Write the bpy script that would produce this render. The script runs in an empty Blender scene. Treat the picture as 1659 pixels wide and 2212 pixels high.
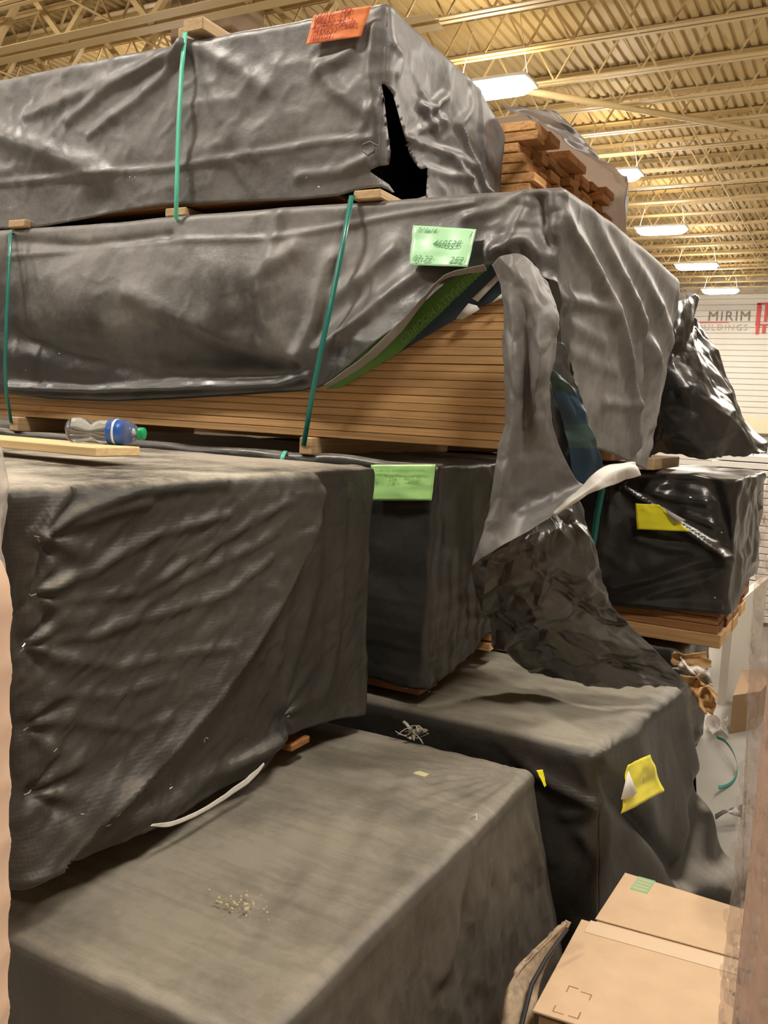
import bpy, math, random
import numpy as np
from mathutils import Matrix, Vector
random.seed(7)
SC = bpy.context.scene
COL = SC.collection

# ------------------------------------------------------------------ camera
IMW, IMH, FPX, EYE = 1659.0, 2212.0, 1900.0, 1.65
CX, CY = IMW / 2, IMH / 2
_v1 = np.array([-2700 - CX, 710 - CY]); _s = .053
_dx = (-FPX * FPX - _v1[1] * (_v1[1] - _s * _v1[0])) / (_v1[0] + _v1[1] * _s)
_v2 = np.array([_dx, _v1[1] + _s * (_dx - _v1[0])])
_mx = np.array([_v1[0], _v1[1], FPX]); _mx /= np.linalg.norm(_mx)
_yy = np.array([_v2[0], _v2[1], FPX]); _yy /= np.linalg.norm(_yy)
ROT = np.stack([-_mx, _yy, np.cross(-_mx, _yy)])      # camera axes (right, down, forward) -> world
EYEP = np.array([0, 0, EYE])
cam_d = bpy.data.cameras.new('camera')
cam_d.sensor_fit = 'HORIZONTAL'; cam_d.sensor_width = 36; cam_d.lens = 36 * FPX / IMW
cam_d.clip_start = .05; cam_d.clip_end = 200
cam = bpy.data.objects.new('camera', cam_d); COL.objects.link(cam)
cam.matrix_world = Matrix(((ROT[0, 0], -ROT[0, 1], -ROT[0, 2], 0),
                           (ROT[1, 0], -ROT[1, 1], -ROT[1, 2], 0),
                           (ROT[2, 0], -ROT[2, 1], -ROT[2, 2], EYE), (0, 0, 0, 1)))
SC.camera = cam
# ------------------------------------------------------------------ world, exposure
LAMP_DOWN, LAMP_UP = 128.0, 13.0
LAMP_COL = (1.0, .92, .81)
w = bpy.data.worlds.new('world'); SC.world = w; w.use_nodes = True
w.node_tree.nodes['Background'].inputs[0].default_value = (.9, .75, .55, 1)
w.node_tree.nodes['Background'].inputs[1].default_value = .05
vs = SC.view_settings
vs.view_transform = 'Standard'; vs.look = 'None'; vs.gamma = 1; vs.use_curve_mapping = False
vs.exposure = 0.28
SC.cycles.max_bounces = 4; SC.cycles.diffuse_bounces = 3; SC.cycles.glossy_bounces = 2; SC.cycles.transmission_bounces = 5; SC.cycles.transparent_max_bounces = 6

def at(u, v, x=None, y=None, z=None, d=None):
    """point of the place surveyed at pixel u,v on the plane x=, y=, z= or at depth d"""
    r = ROT @ np.array([(u - CX) / FPX, (v - CY) / FPX, 1.0])
    t = d if d is not None else (x / r[0] if x is not None else (y / r[1] if y is not None else (z - EYE) / r[2]))
    return EYEP + t * r

def pix(P):
    c = (np.asarray(P, float) - EYEP) @ ROT; return np.stack([c[:, 0] / c[:, 2] * FPX + CX, c[:, 1] / c[:, 2] * FPX + CY], 1)
def inside(q, poly):
    r = np.zeros(len(q), bool)
    for (x0, y0), (x1, y1) in zip(poly, poly[1:] + poly[:1]):
        c = ((y0 > q[:, 1]) != (y1 > q[:, 1])) & (q[:, 0] < (x1 - x0) * (q[:, 1] - y0) / (y1 - y0 + 1e-12) + x0); r ^= c
    return r

# ------------------------------------------------------------------ materials
MATS = {}
def newmat(name):
    m = bpy.data.materials.new(name); m.use_nodes = True
    nt = m.node_tree; b = nt.nodes['Principled BSDF']
    MATS[name] = m
    return m, nt, b
def N(nt, typ, **kw):
    n = nt.nodes.new(typ)
    for k, v in kw.items():
        if k.startswith('i_'):
            key = k[2:].replace('_', ' ')
            n.inputs[int(key) if key.isdigit() else key].default_value = v
        else:
            setattr(n, k, v)
    return n
def ramp(nt, src, stops):
    r = nt.nodes.new('ShaderNodeValToRGB')
    els = r.color_ramp.elements
    while len(els) < len(stops): els.new(.5)
    for e, (p, c) in zip(els, stops):
        e.position = p; e.color = (c[0], c[1], c[2], 1) if hasattr(c, '__len__') else (c, c, c, 1)
    nt.links.new(src, r.inputs[0]); return r
def plain(name, col, rough=.6, spec=.5, metal=0, noise=0, nscale=20, bump=0, bscale=200):
    m, nt, b = newmat(name)
    b.inputs['Base Color'].default_value = (*col, 1); b.inputs['Roughness'].default_value = rough
    b.inputs['Specular IOR Level'].default_value = spec; b.inputs['Metallic'].default_value = metal
    tc = N(nt, 'ShaderNodeTexCoord')
    if noise:
        n = N(nt, 'ShaderNodeTexNoise', i_Scale=nscale, i_Detail=5.0); nt.links.new(tc.outputs['Object'], n.inputs[0])
        r = ramp(nt, n.outputs[0], [(.3, [c * (1 - noise) for c in col]), (.7, [min(1, c * (1 + noise)) for c in col])])
        nt.links.new(r.outputs[0], b.inputs['Base Color'])
    if bump:
        n = N(nt, 'ShaderNodeTexNoise', i_Scale=bscale, i_Detail=4.0); nt.links.new(tc.outputs['Object'], n.inputs[0])
        bp = N(nt, 'ShaderNodeBump', i_Strength=bump, i_Distance=.01); nt.links.new(n.outputs[0], bp.inputs['Height'])
        nt.links.new(bp.outputs[0], b.inputs['Normal'])
    return m
def tarp(name, col, dust, dustcol=(.3, .27, .225), rough=.42, spec=.6, weave=0., topdust=0., seed=0, dscale=3.0, bump=.3, crk=7.0, crs=.3, dlo=.45, front_dark=None, streak=0.):
    """woven black polyethylene; dust settled in patches, more on level faces"""
    m, nt, b = newmat(name); L = nt.links.new
    tc = N(nt, 'ShaderNodeTexCoord'); mp = N(nt, 'ShaderNodeMapping'); mp.inputs['Location'].default_value = (seed * 3.1, seed * 1.7, seed)
    L(tc.outputs['Object'], mp.inputs[0])
    n1 = N(nt, 'ShaderNodeTexNoise', i_Scale=dscale, i_Detail=8.0, i_Roughness=.62); L(mp.outputs[0], n1.inputs[0])
    n2 = N(nt, 'ShaderNodeTexNoise', i_Scale=45.0, i_Detail=4.0, i_Roughness=.7); L(mp.outputs[0], n2.inputs[0])
    mul = N(nt, 'ShaderNodeMath', operation='MULTIPLY_ADD'); L(n2.outputs[0], mul.inputs[0]); mul.inputs[1].default_value = .35; L(n1.outputs[0], mul.inputs[2])
    r = ramp(nt, mul.outputs[0], [(dlo, 0), (.95, 1)])
    geo = N(nt, 'ShaderNodeNewGeometry'); sp = N(nt, 'ShaderNodeSeparateXYZ'); L(geo.outputs['Normal'], sp.inputs[0])
    mr = N(nt, 'ShaderNodeMapRange', i_1=.6, i_2=1.0, i_3=dust, i_4=max(dust, topdust)); L(sp.outputs[2], mr.inputs[0])
    f = N(nt, 'ShaderNodeMath', operation='MULTIPLY'); L(r.outputs[0], f.inputs[0]); L(mr.outputs[0], f.inputs[1]); f.use_clamp = True
    if front_dark:                                     # lower part of the front side darker, ragged limit
        z0, z1, ymax = front_dark; so = N(nt, 'ShaderNodeSeparateXYZ'); L(tc.outputs['Object'], so.inputs[0])
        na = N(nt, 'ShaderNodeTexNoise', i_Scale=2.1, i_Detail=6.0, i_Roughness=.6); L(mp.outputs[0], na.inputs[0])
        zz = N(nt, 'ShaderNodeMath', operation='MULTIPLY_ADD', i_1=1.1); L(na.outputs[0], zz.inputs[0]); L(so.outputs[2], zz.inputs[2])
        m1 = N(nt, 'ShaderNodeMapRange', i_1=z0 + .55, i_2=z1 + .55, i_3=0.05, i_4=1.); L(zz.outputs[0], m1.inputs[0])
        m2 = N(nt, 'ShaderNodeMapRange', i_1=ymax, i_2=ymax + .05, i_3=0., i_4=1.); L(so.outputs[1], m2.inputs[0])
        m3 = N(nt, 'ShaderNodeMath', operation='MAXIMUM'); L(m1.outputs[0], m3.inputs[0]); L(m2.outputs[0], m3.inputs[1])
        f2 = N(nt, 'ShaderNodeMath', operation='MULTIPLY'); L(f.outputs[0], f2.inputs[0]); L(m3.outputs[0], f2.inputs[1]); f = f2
    if streak:                                          # wiped streaks in the dust
        ms = N(nt, 'ShaderNodeMapping'); ms.inputs['Rotation'].default_value = (0, 0, .9); ms.inputs['Scale'].default_value = (2, 26, 8); L(tc.outputs['Object'], ms.inputs[0])
        ns = N(nt, 'ShaderNodeTexNoise', i_Scale=1.5, i_Detail=5.0, i_Distortion=.4); L(ms.outputs[0], ns.inputs[0])
        m4 = N(nt, 'ShaderNodeMapRange', i_1=.35, i_2=.65, i_3=1 - streak, i_4=1 + streak); L(ns.outputs[0], m4.inputs[0])
        f2 = N(nt, 'ShaderNodeMath', operation='MULTIPLY', use_clamp=True); L(f.outputs[0], f2.inputs[0]); L(m4.outputs[0], f2.inputs[1]); f = f2
    mx = N(nt, 'ShaderNodeMix', data_type='RGBA'); L(f.outputs[0], mx.inputs[0])
    mx.inputs[6].default_value = (*col, 1); mx.inputs[7].default_value = (*dustcol, 1)
    L(mx.outputs[2], b.inputs['Base Color'])
    rr = N(nt, 'ShaderNodeMapRange', i_1=0., i_2=1., i_3=rough, i_4=min(1, rough + .35)); L(f.outputs[0], rr.inputs[0]); L(rr.outputs[0], b.inputs['Roughness'])
    b.inputs['Specular IOR Level'].default_value = spec
    bp = N(nt, 'ShaderNodeBump', i_Strength=bump, i_Distance=.006)
    n3 = N(nt, 'ShaderNodeTexNoise', i_Scale=28.0, i_Detail=6.0, i_Roughness=.6); L(mp.outputs[0], n3.inputs[0])
    n4 = N(nt, 'ShaderNodeTexNoise', noise_type='RIDGED_MULTIFRACTAL', i_Scale=crk, i_Detail=3.0, i_Distortion=.6); L(mp.outputs[0], n4.inputs[0])
    mm = N(nt, 'ShaderNodeMath', operation='MULTIPLY_ADD'); L(n4.outputs[0], mm.inputs[0]); mm.inputs[1].default_value = crs; L(n3.outputs[0], mm.inputs[2]); n3 = mm
    if weave:
        ws = []
        for ax, sc in (('X', 260.), ('Y', 260.), ('Z', 260.)):
            wv = N(nt, 'ShaderNodeTexWave', bands_direction=ax, i_Scale=sc / 6.283, i_Distortion=1.5); L(tc.outputs['Object'], wv.inputs[0]); ws.append(wv)
        a1 = N(nt, 'ShaderNodeMath', operation='ADD'); L(ws[0].outputs[1], a1.inputs[0]); L(ws[1].outputs[1], a1.inputs[1])
        a2 = N(nt, 'ShaderNodeMath', operation='ADD'); L(a1.outputs[0], a2.inputs[0]); L(ws[2].outputs[1], a2.inputs[1])
        a3 = N(nt, 'ShaderNodeMath', operation='MULTIPLY_ADD'); L(a2.outputs[0], a3.inputs[0]); a3.inputs[1].default_value = weave; L(n3.outputs[0], a3.inputs[2])
        L(a3.outputs[0], bp.inputs['Height'])
    else:
        L(n3.outputs[0], bp.inputs['Height'])
    L(bp.outputs[0], b.inputs['Normal'])
    return m
def wood(name, c1, c2, axis='X', rough=.65):
    m, nt, b = newmat(name); L = nt.links.new
    tc = N(nt, 'ShaderNodeTexCoord'); oi = N(nt, 'ShaderNodeObjectInfo')
    cm = N(nt, 'ShaderNodeCombineXYZ')
    mu = N(nt, 'ShaderNodeMath', operation='MULTIPLY', i_1=37.0); L(oi.outputs['Random'], mu.inputs[0])
    L(mu.outputs[0], cm.inputs[0]); L(mu.outputs[0], cm.inputs[1])
    ad = N(nt, 'ShaderNodeVectorMath', operation='ADD'); L(tc.outputs['Object'], ad.inputs[0]); L(cm.outputs[0], ad.inputs[1])
    mp = N(nt, 'ShaderNodeMapping'); mp.inputs['Scale'].default_value = (.6, 14, 30) if axis == 'X' else (14, .6, 30); L(ad.outputs[0], mp.inputs[0])
    n = N(nt, 'ShaderNodeTexNoise', i_Scale=2.2, i_Detail=6.0, i_Distortion=1.2); L(mp.outputs[0], n.inputs[0])
    r = ramp(nt, n.outputs[0], [(.3, c1), (.7, c2)])
    hs = N(nt, 'ShaderNodeHueSaturation'); mr = N(nt, 'ShaderNodeMapRange', i_3=.78, i_4=1.15); L(oi.outputs['Random'], mr.inputs[0])
    L(mr.outputs[0], hs.inputs['Value']); L(r.outputs[0], hs.inputs['Color']); L(hs.outputs[0], b.inputs['Base Color'])
    b.inputs['Roughness'].default_value = rough; b.inputs['Specular IOR Level'].default_value = .3
    bp = N(nt, 'ShaderNodeBump', i_Strength=.15, i_Distance=.003); L(n.outputs[0], bp.inputs['Height']); L(bp.outputs[0], b.inputs['Normal'])
    return m
def emit(name, col, s):
    m, nt, b = newmat(name)
    b.inputs['Base Color'].default_value = (*col, 1)
    b.inputs['Emission Color'].default_value = (*col, 1); b.inputs['Emission Strength'].default_value = s
    return m
def film(name, tint, gloss, rough, bscale, bstr, dist=.004, bubbles=False, col=(.75, .7, .66)):
    """clear plastic: mostly see-through, glossy, uneven"""
    m, nt, b = newmat(name); L = nt.links.new
    nt.nodes.remove(b); out = nt.nodes['Material Output']
    tr = N(nt, 'ShaderNodeBsdfTransparent'); tr.inputs[0].default_value = (*tint, 1)
    pl = N(nt, 'ShaderNodeBsdfPrincipled'); pl.inputs['Base Color'].default_value = (*col, 1); pl.inputs['Roughness'].default_value = rough
    tc = N(nt, 'ShaderNodeTexCoord')
    if bubbles:
        t = N(nt, 'ShaderNodeTexVoronoi', i_Scale=bscale); L(tc.outputs['Object'], t.inputs[0]); h = t.outputs['Distance']
    else:
        t = N(nt, 'ShaderNodeTexNoise', i_Scale=bscale, i_Detail=5.0, i_Distortion=1.0); L(tc.outputs['Object'], t.inputs[0]); h = t.outputs[0]
    bp = N(nt, 'ShaderNodeBump', i_Strength=bstr, i_Distance=dist); bp.invert = bubbles; L(h, bp.inputs['Height']); L(bp.outputs[0], pl.inputs['Normal'])
    mx = N(nt, 'ShaderNodeMixShader'); mx.inputs[0].default_value = gloss
    L(tr.outputs[0], mx.inputs[1]); L(pl.outputs[0], mx.inputs[2]); L(mx.outputs[0], out.inputs[0])
    return m

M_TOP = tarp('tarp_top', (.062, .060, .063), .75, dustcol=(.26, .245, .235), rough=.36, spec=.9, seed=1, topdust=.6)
M_MID = tarp('tarp_mid', (.024, .023, .024), .95, front_dark=(.36, .62, -.5), dlo=.3, dustcol=(.26, .245, .23), rough=.33, spec=.9, seed=2, topdust=.6)
M_FLAP = tarp('tarp_flap', (.052, .050, .051), .75, dustcol=(.26, .245, .23), dlo=.3, rough=.36, spec=.9, seed=8)
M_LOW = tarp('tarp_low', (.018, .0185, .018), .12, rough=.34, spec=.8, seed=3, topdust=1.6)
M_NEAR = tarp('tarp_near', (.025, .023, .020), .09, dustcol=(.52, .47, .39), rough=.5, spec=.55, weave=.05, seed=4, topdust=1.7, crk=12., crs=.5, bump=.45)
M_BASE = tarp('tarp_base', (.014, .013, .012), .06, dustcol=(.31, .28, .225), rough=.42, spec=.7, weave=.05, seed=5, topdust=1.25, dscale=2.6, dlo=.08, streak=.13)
M_B1 = tarp('tarp_base_near', (.022, .019, .016), .30, dustcol=(.31, .28, .225), rough=.42, spec=.7, weave=.06, seed=5, topdust=1.25, dscale=4.2, dlo=.12, streak=.15)
M_DRAPE = tarp('tarp_drape', (.030, .030, .030), .22, rough=.27, spec=.9, seed=7, topdust=.4)
M_BACK = tarp('tarp_back', (.012, .011, .011), .07, rough=.28, spec=.8, seed=6, topdust=.9)
M_INNER = plain('tarp_underside_white', (.72, .70, .66), .45, noise=.06, nscale=9)
M_GREENP = plain('tarp_print_green', (.12, .30, .05), .5, noise=.15, nscale=6)
M_BLUEP = plain('tarp_print_blue', (.012, .035, .06), .5, noise=.2, nscale=6)
M_NAVYP = plain('tarp_print_navy', (.02, .05, .13), .5)
M_WOOD = wood('wood_light', (.48, .27, .11), (.70, .44, .21))
M_WOODD = wood('wood_brown', (.23, .10, .035), (.38, .18, .065))
M_WOODB = wood('wood_block', (.50, .33, .17), (.66, .47, .27), 'Y')
M_WOODE = wood('wood_ends', (.46, .22, .08), (.78, .45, .2), 'Y')
M_PINE = wood('wood_pine', (.72, .50, .24), (.85, .66, .38))
M_STRAP_GLARE = plain('strap_green_glare', (.14, .72, .52), .3, spec=.6)  # the green strap again, lightened by glare put into its colour
M_STRAP = plain('strap_green', (.015, .20, .17), .3, spec=.6)
M_CARD = plain('cardboard', (.56, .40, .26), .75, spec=.2, noise=.06, nscale=14)
M_CARDD = plain('cardboard_brown', (.50, .30, .19), .7, spec=.2, noise=.1, nscale=6)
M_TAPE = plain('paper_tape', (.62, .47, .32), .5, spec=.4)
M_STAPLE = plain('staple_steel', (.75, .75, .74), .25, metal=1)
M_BLACK = plain('ink_black', (.02, .02, .02), .6)

def thin_tarp(name, col, back):
    """thin wrap that lets lamp light glow through"""
    m, nt, b = newmat(name); L = nt.links.new
    b.inputs['Base Color'].default_value = (*col, 1); b.inputs['Roughness'].default_value = .4
    t = N(nt, 'ShaderNodeBsdfTranslucent'); t.inputs[0].default_value = (*back, 1)
    mx = N(nt, 'ShaderNodeMixShader'); mx.inputs[0].default_value = .5
    L(b.outputs[0], mx.inputs[1]); L(t.outputs[0], mx.inputs[2]); L(mx.outputs[0], nt.nodes['Material Output'].inputs[0])
    return m
M_THIN = thin_tarp('tarp_thin_grey', (.20, .19, .19), (.75, .66, .58))
# ------------------------------------------------------------------ mesh helpers
ORG = {}
def link(o, parent=None, world=(0, 0, 0)):
    COL.objects.link(o); ORG[o.name] = np.array(world, float)
    if parent is not None:
        o.parent = parent
        o.location = Vector(np.array(world, float) - ORG[parent.name])
    else:
        o.location = Vector(world)
    return o
def tag(o, label=None, cat=None, group=None, kind=None):
    for k, v in (('label', label), ('category', cat), ('group', group), ('kind', kind)):
        if v: o[k] = v
    return o
def thing(name, loc, label, cat, group=None):
    return tag(link(bpy.data.objects.new(name, None), None, loc), label, cat, group)
def mesh_obj(name, V, F, mat, parent=None, smooth=True, origin=None, mats=None, fmat=None):
    V = np.asarray(V, float)
    if origin is None:
        origin = ORG[parent.name] if parent is not None else np.array([V[:, 0].mean(), V[:, 1].mean(), V[:, 2].min()])
    me = bpy.data.meshes.new(name)
    me.from_pydata((V - origin).tolist(), [], [list(map(int, f)) for f in F])
    for m in (mats or [mat]): me.materials.append(m)
    if fmat is not None: me.polygons.foreach_set('material_index', np.asarray(fmat, np.int32))
    me.polygons.foreach_set('use_smooth', [smooth] * len(me.polygons)); me.update()
    return link(bpy.data.objects.new(name, me), parent, origin)
def bevel_box(dx, dy, dz, b):
    """24-vertex chamfered box centred on origin"""
    V, F, idx = [], [], {}
    h = (dx / 2, dy / 2, dz / 2)
    for sx in (-1, 1):
        for sy in (-1, 1):
            for sz in (-1, 1):
                for a in range(3):
                    p = [sx * (h[0] - b), sy * (h[1] - b), sz * (h[2] - b)]
                    s = (sx, sy, sz)[a]; p[a] = s * h[a]
                    idx[(sx, sy, sz, a)] = len(V); V.append(p)
    S = (-1, 1)
    for a in range(3):
        o1, o2 = [k for k in range(3) if k != a]
        for s in S:
            q = []
            for (p1, p2) in ((-1, -1), (1, -1), (1, 1), (-1, 1)):
                k = [0, 0, 0]; k[a] = s; k[o1] = p1; k[o2] = p2; q.append(idx[(*k, a)])
            F.append(q if (s > 0) == (a != 1) else q[::-1])
        for p1 in S:
            for p2 in S:
                k1 = [0, 0, 0]; k1[a] = -1; k1[o1] = p1; k1[o2] = p2
                k2 = list(k1); k2[a] = 1
                q = [idx[(*k1, o1)], idx[(*k2, o1)], idx[(*k2, o2)], idx[(*k1, o2)]]
                F.append(q)
    for sx in S:
        for sy in S:
            for sz in S:
                F.append([idx[(sx, sy, sz, a)] for a in range(3)])
    return V, F
BOXES = {}
def box(name, size, centre, mat, parent=None, bev=.0015, rot=None):
    key = (round(size[0], 4), round(size[1], 4), round(size[2], 4), mat.name)
    if key not in BOXES:
        V, F = bevel_box(*size, min(bev, min(size) * .3))
        me = bpy.data.meshes.new(name); me.from_pydata(V, [], F); me.materials.append(mat)
        import bmesh
        bm = bmesh.new(); bm.from_mesh(me); bmesh.ops.recalc_face_normals(bm, faces=bm.faces); bm.to_mesh(me); bm.free()
        BOXES[key] = me
    o = link(bpy.data.objects.new(name, BOXES[key]), parent, centre)
    if rot: o.rotation_euler = rot
    return o
def grid_faces(n, m, off=0):
    i, j = np.meshgrid(np.arange(n - 1), np.arange(m - 1), indexing='ij')
    a = (i * m + j).ravel() + off
    return np.stack([a, a + m, a + m + 1, a + 1], 1)

# ------------------------------------------------------------------ cloth relief
_rs = np.random.RandomState(3)
_PERM = np.tile(_rs.permutation(256), 3); _GR = _rs.normal(size=(256, 3)); _GR /= np.linalg.norm(_GR, axis=1)[:, None]; _HV = _rs.uniform(-1, 1, 256)
def pn(P, f, seed=0):
    P = P * f + seed * 17.37
    i = np.floor(P).astype(int); t = P - i; s = t * t * t * (t * (t * 6 - 15) + 10); i &= 255
    out = 0
    for dx in (0, 1):
        wx = s[..., 0] if dx else 1 - s[..., 0]
        for dy in (0, 1):
            wy = s[..., 1] if dy else 1 - s[..., 1]
            for dz in (0, 1):
                wz = s[..., 2] if dz else 1 - s[..., 2]
                h = _PERM[_PERM[_PERM[(i[..., 0] + dx) & 255] + ((i[..., 1] + dy) & 255)] + ((i[..., 2] + dz) & 255)]
                g = _GR[h]
                out = out + wx * wy * wz * (g[..., 0] * (t[..., 0] - dx) + g[..., 1] * (t[..., 1] - dy) + g[..., 2] * (t[..., 2] - dz))
    return out
def n2(a, b, f, seed=0):
    return pn(np.stack([a, b, np.zeros_like(a) + seed * .713], -1), f, seed)
def facet(a, b, cell, seed=0, warp=.5):
    """crumpled, flat-faceted relief, -1..1"""
    wa = n2(a, b, .8 / cell, seed + 5); wb = n2(a, b, .8 / cell, seed + 9)
    x = a / cell + warp * wa * 1.6 + seed * 3.3; y = b / cell + warp * wb * 1.6 + seed * 1.9
    k = (x + y) * .366; xs, ys = x + k, y + k
    i, j = np.floor(xs).astype(int), np.floor(ys).astype(int); fx, fy = xs - i, ys - j
    H = lambda p, q: _HV[_PERM[_PERM[p & 255] + (q & 255)]]
    up = fx > fy
    h0, h3 = H(i, j), H(i + 1, j + 1); hm = np.where(up, H(i + 1, j), H(i, j + 1))
    return np.where(up, h0 * (1 - fx) + hm * (fx - fy) + h3 * fy, h0 * (1 - fy) + hm * (fy - fx) + h3 * fx)
def rid(a, b, f, seed=0):
    """thin crests with slack between, 0..1"""
    return np.clip(1 - np.abs(n2(a, b, f, seed) + .35 * n2(a, b, f * 2.1, seed + 3)) * 4.6, 0, 1) ** 2
def segd(a, b, p, q):
    dx, dy = q[0] - p[0], q[1] - p[1]; L2 = dx * dx + dy * dy + 1e-12
    t = np.clip(((a - p[0]) * dx + (b - p[1]) * dy) / L2, 0, 1)
    return np.hypot(a - p[0] - t * dx, b - p[1] - t * dy), t
def crease(a, b, poly, wd, amp, sharp=False):
    d = None
    for p, q in zip(poly[:-1], poly[1:]):
        e, _ = segd(a, b, p, q); d = e if d is None else np.minimum(d, e)
    return amp * (np.exp(-d / wd) if sharp else np.exp(-(d / wd) ** 2))
def ledge(a, b, poly, amp, grow, drop):
    """overlap fold: cloth rises slowly towards the line from low a, falls off sharply past it"""
    p = np.array(sorted([(q[1], q[0]) for q in poly])); s = (a - np.interp(b, p[:, 0], p[:, 1])) * .8
    fade = np.clip((b - p[0, 0]) / .05 + 1, 0, 1) * np.clip((p[-1, 0] - b) / .08 + 1, 0, 1)
    return amp * fade * np.where(s < 0, np.exp(np.minimum(s, 0) / grow), np.exp(-np.maximum(s, 0) / drop))
def radial(a, b, p, ang0, ang1, n, amp, ln, seed=0):
    """folds that run out from a staple"""
    da, db = a - p[0], b - p[1]; r = np.hypot(da, db); th = np.arctan2(db, da)
    mid, half = (ang0 + ang1) / 2, (ang1 - ang0) / 2
    dth = np.angle(np.exp(1j * (th - mid)))
    win = np.clip(1 - np.abs(dth) / half, 0, 1) ** .5
    return amp * np.cos(n * dth + seed) * win * np.exp(-r / ln) * np.clip(r / .04, 0, 1)
def interp(poly):
    p = np.array(sorted(poly)); return lambda t: np.interp(t, p[:, 0], p[:, 1])

def box_tarp(name, x0, x1, y0, y1, zt, hem_f, hem_e, disp, mat, parent, res=.012, r=.03, inner=None, hem_b=None, thick=.0015, warp=None, x_fine=None, hole=None, lo=.022):
    """a tarp drawn over a pack: front side, top, end and far side as one welded skin"""
    xs = np.concatenate([np.arange(x0, x_fine, .05), np.arange(x_fine, x1, res)]) if x_fine else np.arange(x0, x1, res)
    xs = np.append(xs[xs < x1 - 1e-6], x1)
    ys = np.linspace(y0, y1, int((y1 - y0) / res) + 1)
    nz = int((zt - min(hem_f(xs).min(), hem_e(ys).min())) / res) + 2; v = np.linspace(0, 1, nz)
    parts = []
    X, Y = np.meshgrid(xs, ys, indexing='ij'); parts.append((np.stack([X, Y, np.full_like(X, zt)], -1), False))
    X, Vv = np.meshgrid(xs, v, indexing='ij'); parts.append((np.stack([X, np.full_like(X, y0), zt - Vv * (zt - hem_f(X))], -1), True))
    Y, Vv = np.meshgrid(ys, v, indexing='ij'); parts.append((np.stack([np.full_like(Y, x1), Y, zt - Vv * (zt - hem_e(Y))], -1), False))
    vb = np.linspace(0, 1, 8); hb = hem_b if hem_b is not None else float(hem_e(ys)[-1])
    X, Vv = np.meshgrid(xs, vb, indexing='ij'); parts.append((np.stack([X, np.full_like(X, y1), zt - Vv * (zt - hb)], -1), False))
    allp, F, off = [], [], 0
    for G, flip in parts:
        n, m = G.shape[:2]; F.append(grid_faces(n, m, off)); allp.append(G.reshape(-1, 3)); off += n * m
    P = np.concatenate(allp); F = np.concatenate(F)
    key = np.round(P * 20000).astype(np.int64)
    _, first, inv = np.unique(key, axis=0, return_index=True, return_inverse=True)
    inv = inv.ravel(); P = P[first]; F = inv[F]
    q = P.copy()
    q[:, 0] = np.minimum(q[:, 0], x1 - r); q[:, 1] = np.clip(q[:, 1], y0 + r, y1 - r); q[:, 2] = np.minimum(q[:, 2], zt - r)
    d = P - q; ln = np.linalg.norm(d, axis=1)[:, None]; nr = d / ln; P = q + r * nr
    w2 = nr ** 2
    h = disp(P, w2, nr); h = np.where(h < 0, -lo * np.tanh(-h / lo), h); P = P + nr * h[:, None]
    if warp is not None: P = warp(P)
    fn = np.cross(P[F[:, 2]] - P[F[:, 0]], P[F[:, 3]] - P[F[:, 1]]); wrong = (fn * (nr[F].sum(1))).sum(1) < 0
    F[wrong] = F[wrong][:, ::-1]
    srt = np.sort(F, 1); F = F[(np.diff(srt, axis=1) != 0).all(1)]
    if hole is not None:                                # draw the rim of the tear to a clean line
        q2 = pix(P); best = np.full(len(P), 1e9); tgt = q2.copy()
        for a_, b_ in zip(hole, hole[1:] + hole[:1]):
            a_, b_ = np.array(a_, float), np.array(b_, float); t_ = np.clip(((q2 - a_) @ (b_ - a_)) / ((b_ - a_) @ (b_ - a_)), 0, 1)
            c_ = a_ + t_[:, None] * (b_ - a_); d_ = np.linalg.norm(q2 - c_, axis=1); m_ = d_ < best; best[m_] = d_[m_]; tgt[m_] = c_[m_]
        for i_ in np.where((best < 4.5) & (w2[:, 2] < .2))[0]:
            P[i_] = at(tgt[i_, 0], tgt[i_, 1], x=P[i_, 0]) if w2[i_, 0] > .5 else at(tgt[i_, 0], tgt[i_, 1], y=P[i_, 1])
        F = F[~inside(pix(P[F].mean(1)), hole)]
    o = mesh_obj(name, P, F, mat, parent, mats=[mat, inner or mat])
    md = o.modifiers.new('thickness', 'SOLIDIFY'); md.thickness = thick; md.offset = -1
    if inner: md.material_offset = 1; md.material_offset_rim = 0
    return o
def catmull(C, n, axis):
    C = np.moveaxis(np.asarray(C, float), axis, 0); m = len(C)
    P = np.concatenate([[2 * C[0] - C[1]], C, [2 * C[-1] - C[-2]]])
    t = np.linspace(0, m - 1, n); i = np.minimum(t.astype(int), m - 2); f = (t - i).reshape((-1,) + (1,) * (C.ndim - 1))
    a, b, c, d = P[i], P[i + 1], P[i + 2], P[i + 3]
    o = .5 * (2 * b + (c - a) * f + (2 * a - 5 * b + 4 * c - d) * f ** 2 + (3 * b - a - 3 * c + d) * f ** 3)
    return np.moveaxis(o, 0, axis)
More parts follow.
